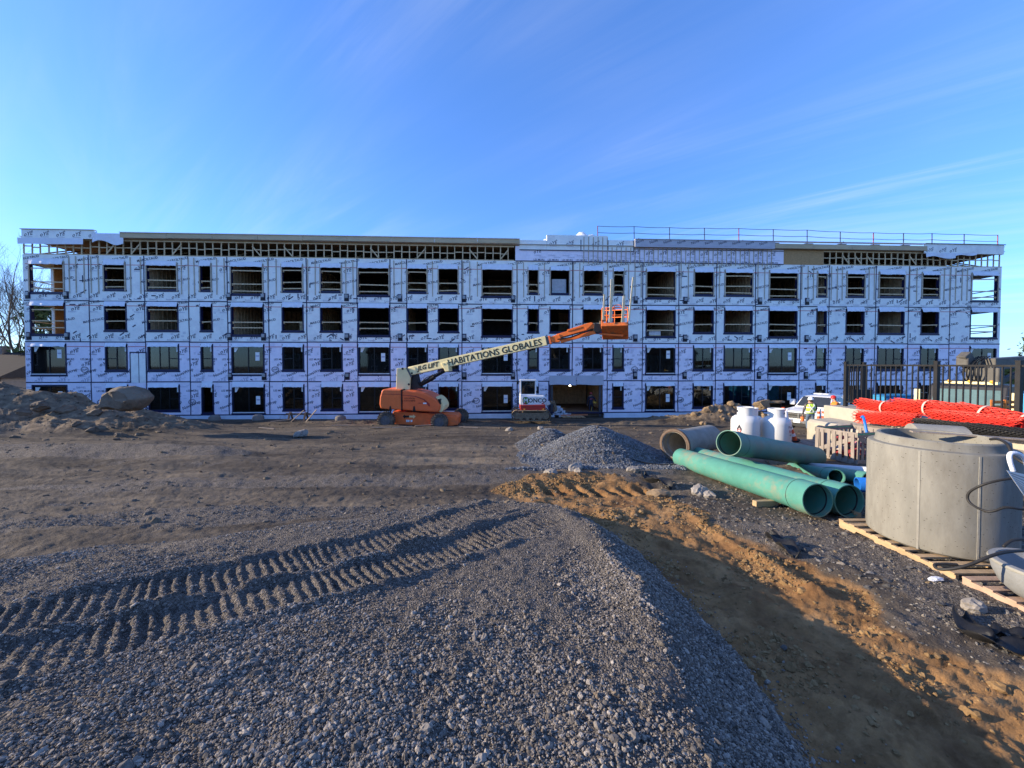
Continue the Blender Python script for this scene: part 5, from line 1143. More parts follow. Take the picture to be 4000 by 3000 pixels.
# ------------------------------------------------------------------ slatted bins
def slat_bin(name, label, c, rz, L, Wd, hh, mat, fill=None):
    """open box of upright slats between rails"""
    o = thing(name, label, 'crate', c, rz)
    r = random.Random(int(L*100))
    for (x0, y0, x1, y1) in ((0, 0, L, 0), (0, 0, 0, Wd), (L, 0, L, Wd), (0, Wd, L, Wd)):
        p, q = Vector((x0, y0, 0)), Vector((x1, y1, 0)); d = q-p; n = int(d.length/.155); s_ = d.normalized()
        for i in range(n):
            a = p+s_*(d.length*(i+.5)/n)+Vector((0, 0, .05)); b = a+Vector((0, 0, hh-.07))+s_*r.uniform(-.02, .02); nn = s_.cross(Vector((0, 0, 1)))
            MB().bar(a, b, .085, .018, nn).build('slat', mat, o)
        off = s_.cross(Vector((0, 0, 1)))*.022
        MB().bar(p+off+Vector((0, 0, .06)), q+off+Vector((0, 0, .06)), .022, .12).build('bottom_rail', mat, o)
        t = MB().bar(p+off+Vector((0, 0, hh-.04)), q+off+Vector((0, 0, hh-.04)), .022, .13).build('top_rail', mat, o)
        MB().bar(p+off*1.55+Vector((0, 0, hh-.015)), q+off*1.55+Vector((0, 0, hh-.015)), .004, .04).build('green_stripe', M('green_stripe', (.10, .34, .20), .6), t)
        if (x0, y0) == (0, 0): MB().bar(p+off+s_*.05+Vector((0, 0, hh*.85)), q+off-s_*.05+Vector((0, 0, .2)), .022, .11).build('diagonal_brace', mat, o)
    return o
CW = M('crate_slats', (.26, .22, .185), .85, .2, 5, .2, 40, stretch=(2, 2, .5))
cb_ = (9.55, 10.75); g0 = 1.41
slat_bin('slatted_crate', 'weathered slatted wooden crate with a green edge stripe behind the crosswise pipe', (cb_[0], cb_[1], g0-.02), .26, 1.5, 1.15, .86, CW)
rag = MB()
for i in range(26):
    c = Vector((random.uniform(.2, 1.3), random.uniform(.2, .95), random.uniform(.15, .62))); v, f = rockverts(300+i, 2, .5, (.16, .13, .10)); rag.add([Vector(p)+c for p in v], f, i % 3)
RG = rag.build('rag_heap', [M('pink_rag', (.5, .18, .2), .9), M('white_rag', (.6, .55, .55), .9), M('red_rag', (.35, .05, .06), .9)], loc=(cb_[0], cb_[1], g0), rot=(0, 0, .26)); tag(RG, 'heap of pink, red and white rags inside the slatted crate', 'rags', kind='stuff')

# ------------------------------------------------------------------ stacked concrete blocks with rolls of netting and a fence
BC = M('block_concrete', (.38, .35, .285), .9, .12, 2.5, .25, 30, c2=(.27, .25, .205), t=(.5, .72))
KE = 1.13
def ez(z): return H_-(H_-z)*KE
blocks = [((10.55, 12.15), 2.80, 'concrete block carrying the fence corner post'), ((10.55, 10.1), 2.74, 'concrete block in the fence row behind the orange netting'), ((10.55, 8.0), 2.74, 'concrete block in the fence row right of the orange netting')]
for i, ((x, y), zt, lab) in enumerate(blocks):
    o = thing('concrete_block', lab, 'concrete block', (x*KE, y*KE, .7)); hz = ez(zt)-.7
    MB().prism([(-.0, 0), (1.4, 0), (1.4, hz), (.0, hz)], 1, -1.15, 1.13).build('block', BC, o, bevel=.03)
    for yy in (-.6, .6): MB().box(-.02, .02, yy-.05, yy+.05, hz*.3, hz*.45).build('lifting_slot', BLKM, o)
for i, y in enumerate((11.8, 9.7, 7.6)):
    o = thing('concrete_kerb_block', ['low concrete ledge block under the doubled orange rolls', 'low concrete ledge block under the black netting roll', 'low concrete ledge block nearest the manhole section'][i], 'concrete block', (9.75*KE, y*KE, .8)); zl = ez(2.42)-.8
    MB().prism([(0, 0), (.89, 0), (.89, zl), (.10, zl-.06), (0, zl-.14)], 1, -1.14, 1.17).build('block', BC, o, bevel=.03); MB().cyl((.3, -.4, zl-.05), (.3, -.4, zl+.02), .03, n=8).build('lifting_pin', STEEL, o)
def net_roll(name, p, q, r, label, mat, seed, turns=1.6, ns=13, ragged=.12, ties=()):
    p = Vector(p); q = Vector(q); L = (q-p).length; o = thing(name, label, 'netting roll', p); o.rotation_euler = (q-p).to_track_quat('Z', 'Y').to_euler(); rd = random.Random(seed)
    def wob(z, t): return 1+.06*math.sin(z*5+seed)+.05*math.sin(3*t+z*2)
    inner = BNET if mat == BNET else M('netting_depth', (.42, .012, .008), .8, .3, 9)
    mb = MB()
    for lay, rr in ((0, r), (1, r*.80)):
        for s_ in (-1, 1):
            for i in range(ns):
                e0 = -rd.uniform(0, ragged) if lay == 0 else -rd.uniform(0, ragged*.5); e1 = L+rd.uniform(0, ragged); n = 34; pts = []
                for k in range(n+1):
                    z = e0+(e1-e0)*k/n; t = 2*math.pi*i/ns+s_*z*turns/r*.30; w_ = wob(z, t); pts.append((rr*w_*math.cos(t), rr*w_*math.sin(t), z))
                mb.tube(pts, .0085, 4, caps=False)
    mb.build('netting', mat, o)
    MB().lathe([(r*.72, -.02), (r*.74, L*.5), (r*.72, L+.02), (r*.25, L+.02), (r*.22, L-.3)], 18).build('inner_layers', inner, o, smooth=True); MB().lathe([(r*.72, -.02), (r*.28, -.01), (r*.25, .3)], 18).build('inner_layers', inner, o, smooth=True)
    for z in ties: MB().lathe([(r*1.10, z-.025), (r*1.13, z), (r*1.10, z+.025)], 24).build('tie_band', M('pale_tie', (.70, .42, .36), .6), o, smooth=True)
    return o
NET = M('orange_red_netting', (.62, .035, .018), .5, .12, 5); BNET = M('black_netting', (.014, .014, .014), .6, .3, 8)
def nr(p, d): return atd(p[0], p[1], d*KE)
net_roll('netting_roll', nr((3365, 1577), 12.0), nr((3560, 1607), 10.5), .20, 'upper orange netting roll at the corner block end', NET, 1, ties=(.9,))
net_roll('netting_roll', nr((3360, 1627), 11.4), nr((3575, 1642), 9.9), .20, 'lower orange netting roll resting on the ledge with its end open', NET, 2)
net_roll('netting_roll', nr((3505, 1580), 10.9), nr((3750, 1608), 9.4), .22, 'long orange netting roll lying on the fence blocks between two others', NET, 3, ties=(.95,))
net_roll('netting_roll', nr((3765, 1602), 9.3), nr((4080, 1668), 7.9), .22, 'orange netting roll with two pale ties running out past the fence blocks', NET, 4, ties=(.5, 1.3))
net_roll('netting_roll', nr((3660, 1626), 9.35), nr((3975, 1664), 7.85), .20, 'lower ragged orange netting roll lying over the black one', NET, 5, ragged=.2)
net_roll('netting_roll', nr((3585, 1650), 9.6), nr((4080, 1705), 7.3), .13, 'long thin roll of black netting lying on the concrete ledge', BNET, 6)
# fence of square pickets
FN = thing('picket_fence', 'black metal picket fence mounted on the concrete blocks', 'fence', (11.0*KE, 12.6*KE, ez(2.80)))
f0 = Vector((10.95, 12.75))*KE; f1 = Vector((11.25, 6.6))*KE; fd = (f1-f0).normalized(); FL_ = (f1-f0).length
def fpt(t, z): p = f0+fd*t; return Vector((p.x-11.0*KE, p.y-12.6*KE, ez(z)-ez(2.80)))
ftop = 4.15
for t in (0, 2.95, 4.75, 6.5): MB().bar(fpt(t, 2.74), fpt(t, ftop+.1), .10, .10, (fd.x, fd.y, 0)).build('post', BLKM, FN); MB().bar(fpt(t, ftop+.1), fpt(t, ftop+.12), .115, .115, (fd.x, fd.y, 0)).build('post_cap', BLKM, FN)
MB().bar(fpt(0, ftop), fpt(FL_, ftop), .045, .05).build('top_rail', BLKM, FN); MB().bar(fpt(0, 2.95), fpt(FL_, 2.95), .04, .04).build('bottom_rail', BLKM, FN)
t = .14
while t < FL_:
    MB().bar(fpt(t, 2.95), fpt(t, ftop), .028, .028, (fd.x, fd.y, 0)).build('picket', BLKM, FN); t += .165
# short return panel at the corner
for k in range(7):
    MB().bar(fpt(0, 2.95)+Vector((.12+k*.14, .06*k, 0)), fpt(0, ftop-.04)+Vector((.12+k*.14, .06*k, 0)), .028, .028, (1, 0, 0)).build('picket', BLKM, FN)
MB().bar(fpt(0, ftop-.04), fpt(0, ftop-.04)+Vector((1.05, .42, 0)), .045, .045).build('top_rail', BLKM, FN); MB().bar(fpt(0, 2.95)+Vector((1.05, .42, -.2)), fpt(0, ftop+.1)+Vector((1.05, .42, 0)), .09, .09, (1, 0, 0)).build('post', BLKM, FN)
MB().box(.25, .98, .2, .26, .15, .62).build('gate_plate', BLKM, FN)
# ring lying behind the manhole
rg_ = thing('concrete_ring', 'concrete ring lying on its side behind the large manhole section', 'manhole section', (8.75, 7.95, 2.2)); rg_.rotation_euler = Vector((.85, -.5, 0)).to_track_quat('Z', 'Y').to_euler()
MB().lathe([(.56, -.4), (.74, -.4), (.74, .35), (.56, .35), (.56, -.4)], 56).build('barrel', CONCR, rg_, smooth='auto')
bs = MB().tube(spline([atd(3366, 1630, 11.6), atd(3372, 1628, 11.4), atd(3378, 1650, 11.2), atd(3386, 1690, 11.1)]), .035, 8).build('blue_hose', BLUE, smooth=True); tag(bs, 'short blue hose hanging over the ledge by the lower orange roll', 'hose')

# ------------------------------------------------------------------ people
def person(name, label, loc, rz, pose, cols, scale=1., helmet=None, vest=None, extra=None):
    """one continuous skinned body; pose: joint name -> (x, y, z) for a figure facing -y, 1.75 m"""
    J = dict(pelvis=(0, 0, .95), belly=(0, .0, 1.12), chest=(0, 0, 1.34), neck=(0, 0, 1.49), head=(0, -.02, 1.60), crown=(0, -.01, 1.70),
             hipL=(.10, 0, .92), kneeL=(.11, -.02, .50), ankL=(.11, .02, .09), toeL=(.12, -.14, .035), hipR=(-.10, 0, .92), kneeR=(-.11, -.02, .50), ankR=(-.11, .02, .09), toeR=(-.12, -.14, .035),
             shL=(.19, 0, 1.42), elL=(.25, .02, 1.14), wrL=(.26, -.06, .89), haL=(.26, -.08, .80), shR=(-.19, 0, 1.42), elR=(-.25, .02, 1.14), wrR=(-.26, -.06, .89), haR=(-.26, -.08, .80))
    J.update(pose)
    rad = dict(pelvis=.155, belly=.145, chest=.165, neck=.062, head=.088, crown=.072, hip=.095, knee=.062, ank=.048, toe=.038, sh=.072, el=.052, wr=.037, ha=.034)
    E_ = [('pelvis', 'belly'), ('belly', 'chest'), ('chest', 'neck'), ('neck', 'head'), ('head', 'crown')]
    for s_ in 'LR': E_ += [('pelvis', 'hip'+s_), ('hip'+s_, 'knee'+s_), ('knee'+s_, 'ank'+s_), ('ank'+s_, 'toe'+s_), ('chest', 'sh'+s_), ('sh'+s_, 'el'+s_), ('el'+s_, 'wr'+s_), ('wr'+s_, 'ha'+s_)]
    names = list(J); me = bpy.data.meshes.new('body'); me.from_pydata([J[k] for k in names], [(names.index(a), names.index(b)) for a, b in E_], [])
    o = bpy.data.objects.new('b', me); col.objects.link(o); sk = o.modifiers.new('s', 'SKIN'); sk.use_smooth_shade = True
    for i, k in enumerate(names):
        kk = k if k in rad else k[:-1]; r = rad[kk]; d = me.skin_vertices[0].data[i]; d.radius = (r, r*(.78 if kk in ('chest', 'belly', 'pelvis') else 1)); d.use_root = (k == 'pelvis')
    o.modifiers.new('u', 'SUBSURF').levels = 2; o.modifiers['u'].render_levels = 2
    bm_ = bpy.data.meshes.new_from_object(o.evaluated_get(bpy.context.evaluated_depsgraph_get())); bpy.data.objects.remove(o)
    bm_.name = 'body'; bm_.materials.clear()
    for c in cols: bm_.materials.append(c)              # jacket, trousers, skin, boots, hair
    co = np.array([v.co for v in bm_.vertices]); hw = np.array([J['wrL'], J['wrR']]); nk = np.array(J['neck']); pv = J['pelvis'][2]; hd = np.array(J['head'])
    ank = [np.array(J['ankL']), np.array(J['ankR'])]; ha = [np.array(J['haL']), np.array(J['haR'])]
    kn = [np.array(J[k]) for k in ('hipL', 'hipR', 'kneeL', 'kneeR', 'ankL', 'ankR')]; up = [np.array(J[k]) for k in ('belly', 'chest', 'shL', 'shR', 'elL', 'elR', 'wrL', 'wrR')]
    for p in bm_.polygons:
        c = co[list(p.vertices)].mean(0); p.use_smooth = True
        if np.linalg.norm(c-hd) < .15 or np.linalg.norm(c-np.array(J['crown'])) < .12: m = 4 if (c[1] > hd[1]+.02 and c[2] > hd[2]-.04) or c[2] > hd[2]+.07 else 2
        elif min(np.linalg.norm(c-q) for q in ha) < .075: m = 2
        elif min(np.linalg.norm(c-q) for q in ank) < .12 or c[2] < min(q[2] for q in ank)+.02: m = 3
        elif min(np.linalg.norm(c-q) for q in kn) < min(np.linalg.norm(c-q) for q in up): m = 1
        else: m = 0
        p.material_index = m
    root = thing(name, label, 'person', loc, rz); root.scale = (scale,)*3
    b = bpy.data.objects.new('body', bm_); col.objects.link(b); b.parent = root
    # fingers on both hands, nose and ears
    fg = MB()
    for s_ in 'LR':
        w, hnd = Vector(J['wr'+s_]), Vector(J['ha'+s_]); d = (hnd-w).normalized(); sd_ = d.orthogonal().normalized()
        for k, ln_ in enumerate((.07, .08, .075, .06)): a = hnd+sd_*(k-1.5)*.018; fg.tube([a, a+d*ln_*.6, a+d*ln_+Vector((0, -.02, 0))], [.010, .009, .007], 6)
        a = w.lerp(hnd, .6)+sd_*.02; fg.tube([a, a+sd_*.03+d*.03, a+sd_*.035+d*.06], [.012, .010, .008], 6)
    fg.build('fingers', cols[2], b, smooth=True)
    H = Vector(J['head']); MB().add([H+Vector(q) for q in ((-.015, -.085, .0), (.015, -.085, .0), (0, -.118, -.02), (0, -.085, .05), (0, -.085, -.03))], [(0, 2, 3), (2, 1, 3), (0, 4, 2), (2, 4, 1)]).build('nose', cols[2], b)
    for s_ in (-1, 1): MB().lathe([(.001, .0), (.02, .005), (.028, .012), (.001, .02)], 10).build('ear', cols[2], b, loc=H+Vector((s_*.085, 0, 0)), rot=(0, s_*math.pi/2, 0))
    for s_ in (-1, 1): v, f = ICO2; MB().add([H+Vector((s_*.032, -.078, .018))+Vector(p)*.011 for p in v], f).build('eye', BLKM, b, smooth=True)
    if helmet:
        c = Vector(J['crown']); n = 24
        hm = MB().lathe([(.118, -.03), (.122, .0), (.112, .055), (.08, .095), (.03, .115), (.001, .118)], n, o=(c.x, c.y, c.z-.02)).build('hard_hat', helmet, root, smooth=True)
        MB().grid(lambda u, v: (c.x+(.118+.06*v*max(0, math.sin(math.pi*u)))*math.cos(math.pi+math.pi*u), c.y+(.118+.06*v*math.sin(math.pi*u))*math.sin(math.pi+math.pi*u), c.z-.045-.01*v), 14, 2).build('brim', helmet, hm, smooth=True)
    if vest:
        P, B_, C_ = Vector(J['pelvis']), Vector(J['belly']), Vector(J['chest']); N_ = Vector(J['neck'])
        rings = [(P+Vector((0, 0, .03)), .20, .165), (B_, .195, .16), (C_, .215, .175), (C_.lerp(N_, .45), .19, .145), (C_.lerp(N_, .75), .13, .11)]; vm = MB(); n = 28
        vm.add([(c+Vector((a*math.cos(2*math.pi*i/n), bb*math.sin(2*math.pi*i/n), 0))) for c, a, bb in rings for i in range(n)], [(k*n+i, k*n+(i+1) % n, (k+1)*n+(i+1) % n, (k+1)*n+i) for k in range(len(rings)-1) for i in range(n)])
        vo = vm.build('safety_vest', vest[0], root, smooth=True)
        for zz, m_ in ((.25, 1), (.8, 1)):
            c = P.lerp(C_, zz); MB().add([(c+Vector(((.205+.012*zz)*math.cos(2*math.pi*i/n), (.168+.01*zz)*math.sin(2*math.pi*i/n), dz))) for dz in (-.028, .028) for i in range(n)], [(i, (i+1) % n, n+(i+1) % n, n+i) for i in range(n)]).build('reflective_band', vest[1], vo, smooth=True)
        for x in (-.10, .10): MB().tube([P+Vector((-x*.9, .172, .1)), B_.lerp(C_, .5)+Vector((0, .178, 0)), C_+Vector((x, .165, .02)), C_.lerp(N_, .6)+Vector((x, .09, .02))], .022, 6).build('cross_strap', vest[1], vo)
    if extra: extra(root, J)
    return root
PLAID = M('plaid_shirt', (.055, .05, .055), .9, .5, 25, c2=(.3, .27, .26), t=(.52, .6)); JEAN = M('blue_jeans', (.10, .14, .20), .9, .2, 12); BOOT = M('work_boots', (.05, .035, .025), .8); HAIR = M('dark_hair', (.03, .02, .015), .8)
LIME = M('lime_vest', (.50, .72, .06), .6, .1, 8); SILV = M('silver_band', (.62, .64, .62), .35, .1, 10); HOR = M('hi_vis_orange', (.80, .20, .03), .7, .1, 6); NAVYW = M('navy_workwear', (.02, .022, .04), .9, .3, 10)
w1 = atd(3165, 1692, 20.0); w1.z = gz(w1.x, w1.y)
bag = M('orange_bag', (.8, .18, .05), .6)
def carry(root, J): 
    p = Vector(J['haL']); MB().lathe([(.07, -.22), (.085, -.05), (.08, 0), (.001, .0)], 14, o=(p.x, p.y, p.z-.06)).build('orange_pail', bag, root, smooth='auto'); MB().tube([p+Vector((-.075, 0, -.06)), p+Vector((0, 0, .02)), p+Vector((.075, 0, -.06))], .006, 6).build('pail_handle', BLKM, root)
person('person', 'person in white hard hat, plaid shirt and lime vest seen from behind near the truck', w1, R(160), dict(kneeL=(.13, -.10, .52), ankL=(.13, .05, .10), toeL=(.14, -.1, .04), elL=(.28, .0, 1.15), wrL=(.30, -.10, .90), haL=(.30, -.12, .82), elR=(-.27, -.06, 1.16), wrR=(-.2, -.26, 1.05), haR=(-.17, -.33, 1.04)), [PLAID, JEAN, SKIN, BOOT, HAIR], 1.02, SW, (LIME, SILV), carry)
w2 = atd(3260, 1690, 21.0); w2.z = gz(w2.x, w2.y)
person('person', 'person in red hard hat and orange high visibility jacket turned to the truck', w2, R(250), dict(head=(0, -.06, 1.59), crown=(0, -.07, 1.69), elL=(.24, -.10, 1.16), wrL=(.16, -.30, 1.10), haL=(.12, -.37, 1.10), elR=(-.24, -.10, 1.16), wrR=(-.15, -.28, 1.05), haR=(-.12, -.36, 1.05)), [HOR, NAVYW, SKIN, BOOT, HAIR], 1.04, M('red_hard_hat', (.62, .02, .02), .35), (HOR, SILV))
w3 = atd(3222, 1600, 24.6); w3.z = 1.05
person('person', 'person in dark cap and beige top bending over the truck bed', w3, R(-70), dict(chest=(0, -.22, 1.26), belly=(0, -.08, 1.10), neck=(0, -.33, 1.33), head=(0, -.42, 1.36), crown=(0, -.47, 1.42), shL=(.18, -.25, 1.32), shR=(-.18, -.25, 1.32), elL=(.24, -.34, 1.06), wrL=(.22, -.42, .84), haL=(.22, -.44, .76), elR=(-.24, -.34, 1.06), wrR=(-.22, -.42, .84), haR=(-.22, -.44, .76)), [M('beige_top', (.40, .33, .27), .9), JEAN, SKIN, BOOT, HAIR], .92, M('dark_cap', (.02, .025, .02), .8))
w4 = atd(2308, 1620, 30.6); w4.z = max(.12, gz(w4.x, w4.y))
def tool(root, J):
    p = Vector(J['haR']); MB().box(p.x-.05, p.x+.22, p.y-.06, p.y+.06, p.z-.07, p.z+.07).build('yellow_tool', M('yellow_tool', (.75, .45, .06), .5), root, bevel=.02)
    MB().tube(spline([p+Vector((.2, 0, 0)), p+Vector((.32, .05, -.25)), p+Vector((.36, .1, -.6)), p+Vector((.5, .1, -.88))]), .014, 6).build('air_hose', M('yellow_hose', (.6, .5, .1), .5), root)
    C_ = Vector(J['chest']); mb = MB(); put_text(mb, textmesh('XX', .16, 0, .02), 0, 0, frame=(C_+Vector((0, .17, -.05)), (-1, 0, 0), (0, 0, 1))); mb.build('back_print', M('pink_print', (.55, .12, .14), .8), root)
person('person', 'person in dark clothes and red cap carrying a yellow tool at the entry', w4, R(172), dict(kneeR=(-.13, -.14, .52), ankR=(-.13, .02, .10), toeR=(-.14, -.12, .04), shR=(-.19, .02, 1.42), elR=(-.32, .06, 1.22), wrR=(-.38, -.06, 1.04), haR=(-.40, -.12, 1.0)), [NAVYW, NAVYW, SKIN, BOOT, HAIR], 1.02, M('red_cap', (.35, .05, .05), .8), None, tool)

# ------------------------------------------------------------------ white pickup truck
fv = Vector((-.86, -.51, 0)); ft = atd(3118, 1660, 21.3)
TG = gz(17.2, 22.4)
PU = thing('pickup_truck', 'white older pickup truck with chrome grille parked among the workers', 'pickup truck', (ft.x, ft.y, TG), math.atan2(fv.y, fv.x))
TWH = M('truck_white', (.70, .71, .72), .3, .04, 2, c2=(.5, .47, .42), t=(.62, .85)); DG = M('truck_glass', (.03, .035, .04), .08, .1, 2, spec=.6)
# local: x forward (front bumper at 0, tail at -5.6), y left positive
def side(poly, y0, y1, name, mat, parent=PU, **k): return MB().prism(poly, 1, y0, y1).build(name, mat, parent, **k)
side([(-.05, .55), (-.05, 1.02), (-.12, 1.10), (-.60, 1.18), (-1.55, 1.24), (-1.75, 1.26), (-5.5, 1.28), (-5.55, .62), (-5.0, .55), (-4.9, .80), (-4.55, .98), (-4.2, .98), (-3.85, .80), (-3.75, .52), (-1.75, .50), (-1.66, .78), (-1.35, .97), (-1.0, .97), (-.68, .78), (-.58, .55)], -.96, .96, 'body', TWH, bevel=.05)
cabp = MB(); prof = [(-1.62, 1.24, .90), (-2.22, 1.86, .72), (-2.55, 1.92, .70), (-3.35, 1.92, .70), (-3.55, 1.84, .72), (-3.72, 1.26, .90)]
cabp.add([(x, y*s_, z) for s_ in (1, -1) for x, z, y in prof], [tuple(range(6)), tuple(range(11, 5, -1))]+[(i, 6+i, 6+(i+1) % 6, (i+1) % 6) for i in range(6)]); cabo = cabp.build('cab', TWH, PU, bevel=.04)
def quad3(pts, name, mat, parent): MB().add(pts, [(0, 1, 2, 3)]).build(name, mat, parent)
def cabpt(x, z, s_, off=.012): y = .90+(z-1.25)/(1.9-1.25)*(.705-.90); return (x, s_*(y+off), z)
quad3([(-1.66, -.80, 1.315), (-1.66, .80, 1.315), (-2.17, .66, 1.845), (-2.17, -.66, 1.845)], 'windscreen', DG, cabo)
for s_ in (1, -1):
    quad3([cabpt(-1.85, 1.32, s_), cabpt(-2.75, 1.32, s_), cabpt(-2.75, 1.82, s_), cabpt(-2.30, 1.82, s_)], 'side_window', DG, cabo); quad3([cabpt(-2.85, 1.32, s_), cabpt(-3.5, 1.32, s_), cabpt(-3.42, 1.80, s_), cabpt(-2.85, 1.82, s_)], 'side_window', DG, cabo)
    MB().box(-2.80, -2.79, s_*.962-.004, s_*.962+.004, .62, 1.24).build('door_gap', BLKM, PU); MB().box(-1.80, -1.79, s_*.962-.004, s_*.962+.004, .62, 1.22).build('door_gap', BLKM, PU); MB().box(-2.72, -2.55, min(s_*.965, s_*.99), max(s_*.965, s_*.99), 1.08, 1.12).build('door_handle', BLKM, PU)
    MB().box(-1.98, -1.80, min(s_*.98, s_*1.24), max(s_*.98, s_*1.24), 1.34, 1.66).build('mirror', WHT, PU, bevel=.03)
    MB().bar((-1.9, s_*.92, 1.35), (-1.9, s_*1.05, 1.45), .05, .05).build('mirror_arm', BLKM, PU)
    MB().box(-.10, -.02, min(s_*.70, s_*.93), max(s_*.70, s_*.93), .80, 1.00).build('headlight', M('headlight', (.75, .73, .62), .15, spec=.6), PU, bevel=.02)
    for x in (-1.18, -4.38):
        lug_wheel('wheel', (x, s_*.86, .40), .40, .26, PU, 0, M('road_tyre', (.02, .02, .02), .9, .3, 9, c2=(.09, .075, .06), t=(.5, .7)), CHR)
        a = MB(); n = 16
        a.add([(x+rq*math.cos(math.pi*i/n), s_*.964+dy_, .42+rq*math.sin(math.pi*i/n)) for rq, dy_ in ((.47, 0), (.53, s_*.015)) for i in range(n+1)], [(i, i+1, n+2+i, n+1+i) for i in range(n)]); a.build('wheel_arch', TWH, PU)
gr = MB().box(-.09, -.01, -.68, .68, .76, 1.06).build('grille', BLKM, PU)
for z in (.765, .84, .985, 1.055): MB().box(-.10, .012, -.70, .70, z-.012, z+.014).build('grille_bar', CHR, gr)
MB().box(-.10, .02, -.03, .03, .76, 1.06).build('grille_post', CHR, gr); 
for y in (-.70, .70): MB().box(-.10, .014, y-.02, y+.02, .75, 1.07).build('grille_post', CHR, gr)
MB().prism([(-.30, -.98), (.04, -.92), (.10, -.6), (.10, .6), (.04, .92), (-.30, .98), (-.30, .9), (0, .8), (0, -.8), (-.30, -.9)], 2, .50, .70).build('bumper', CHR, PU, bevel=.02)
MB().box(.101, .115, -.20, .12, .53, .67).build('licence_plate', STICK, PU); MB().box(-.05, .06, -.9, .9, .34, .50).build('air_dam', BLKM, PU)
side([(-.15, 1.115), (-.6, 1.19), (-1.5, 1.245), (-1.5, 1.26), (-.6, 1.215), (-.15, 1.13)], -.45, .45, 'hood_bulge', TWH)
st = MB().tube([(-3.9, .86, 1.2), (-3.9, .86, 2.02), (-3.95, .80, 2.10), (-4.1, .74, 2.10)], .05, 10).build('exhaust_stack', WHT, PU, smooth=True)
MB().box(-4.2, -3.9, -.85, .85, 1.27, 1.95).build('headache_rack', WHT, PU, bevel=.03)
o = thing('white_bag', 'upright white sack behind the orange jacketed person', 'sack', atd(3268, 1672, 19.4)); v, f = rockverts(77, 3, .06, (.22, .16, .42)); MB().add([Vector(p)+Vector((0, 0, .35)) for p in v], f).build('sack', WPL, o, smooth=True); MB().tube([(-.06, 0, .72), (0, 0, .80), (.06, 0, .72)], .02, 8).build('tied_neck', WPL, o)

# ------------------------------------------------------------------ boom truck behind the fence
BT = thing('crane_truck', 'dark truck with a folded loader crane parked behind the black picket fence', 'truck', (17.6, 15.6, .62), R(205)); DT = M('dark_truck_paint', (.022, .022, .024), .35, .2, 3); OLIVE = M('crane_grey', (.09, .085, .075), .6, .25, 5)
side([(0, .5), (0, 1.55), (-.25, 1.72), (-1.3, 1.80), (-1.3, .5)], -.95, .95, 'engine_bonnet', DT, BT, bevel=.06)
ct = side([(-1.3, .6), (-1.3, 1.80), (-1.62, 2.62), (-1.75, 2.72), (-3.0, 2.74), (-3.05, .6)], -1.12, 1.12, 'cab', DT, BT, bevel=.06)
BG = M('truck_window_reflection', (.10, .16, .15), .1, .2, 2, spec=.6)
quad3([(-1.315, -.98, 1.90), (-1.315, .98, 1.90), (-1.555, .92, 2.50), (-1.555, -.92, 2.50)], 'windscreen', BG, ct)
for s_ in (1, -1):
    quad3([(-1.45, s_*1.128, 1.85), (-2.3, s_*1.128, 1.85), (-2.3, s_*1.128, 2.5), (-1.68, s_*1.128, 2.5)], 'side_window', BG, ct); MB().box(-1.28, -1.16, min(s_*1.28, s_*1.48), max(s_*1.28, s_*1.48), 1.75, 2.45).build('mirror', CREAM, BT, bevel=.02); MB().bar((-1.35, s_*1.1, 2.3), (-1.22, s_*1.4, 2.3), .03, .03).build('mirror_arm', CHR, BT); v, f = ICO2; MB().add([Vector((-.35, s_*1.05, 1.72))+Vector((p[0]*.08, p[1]*.16, p[2]*.12)) for p in v], f).build('hood_mirror', CREAM, BT, smooth=True)
    for x in (-.75, -5.6, -6.9): lug_wheel('wheel', (x, s_*.95, .5), .5, .3, BT, 0)
MB().box(-2.2, -1.9, -.75, .75, 2.72, 2.82).build('sun_visor', CREAM, BT); 
for y in (-.6, 0, .6): v, f = ICO2; MB().add([Vector((-1.9, y, 2.83))+Vector(p)*.07 for p in v], f).build('marker_lamp', M('amber_lens', (.8, .4, .05), .3), BT, smooth=True)
MB().box(-8.0, -3.1, -1.15, 1.15, .95, 1.15).build('flat_bed', DT, BT, bevel=.02); MB().box(-8.0, -.2, -.4, .4, .6, .94).build('frame', BLKM, BT)
MB().box(-3.7, -3.15, -.5, .5, 1.15, 3.4).build('crane_column', OLIVE, BT, bevel=.05); MB().bar((-3.45, .1, 3.55), (-8.2, .8, 3.75), .45, .52).build('crane_boom', OLIVE, BT, bevel=.04); MB().bar((-3.5, -.2, 2.3), (-6.2, .5, 3.3), .18, .18).build('crane_cylinder', BLKM, BT); MB().bar((-3.4, -.35, 3.3), (-2.9, -.5, 4.0), .35, .4).build('crane_knuckle', OLIVE, BT, bevel=.04); MB().box(-3.5, -2.8, -.7, -.3, 3.45, 3.85).build('winch_head', OLIVE, BT, bevel=.06)
for i in range(5): MB().tube(spline([(-3.3, -.4+.1*i, 2.6), (-2.9, -.5+.12*i, 3.1), (-3.0, -.4+.1*i, 3.6), (-3.5, -.2+.08*i, 3.9)]), .025, 6).build('hydraulic_hose', BLK, BT)
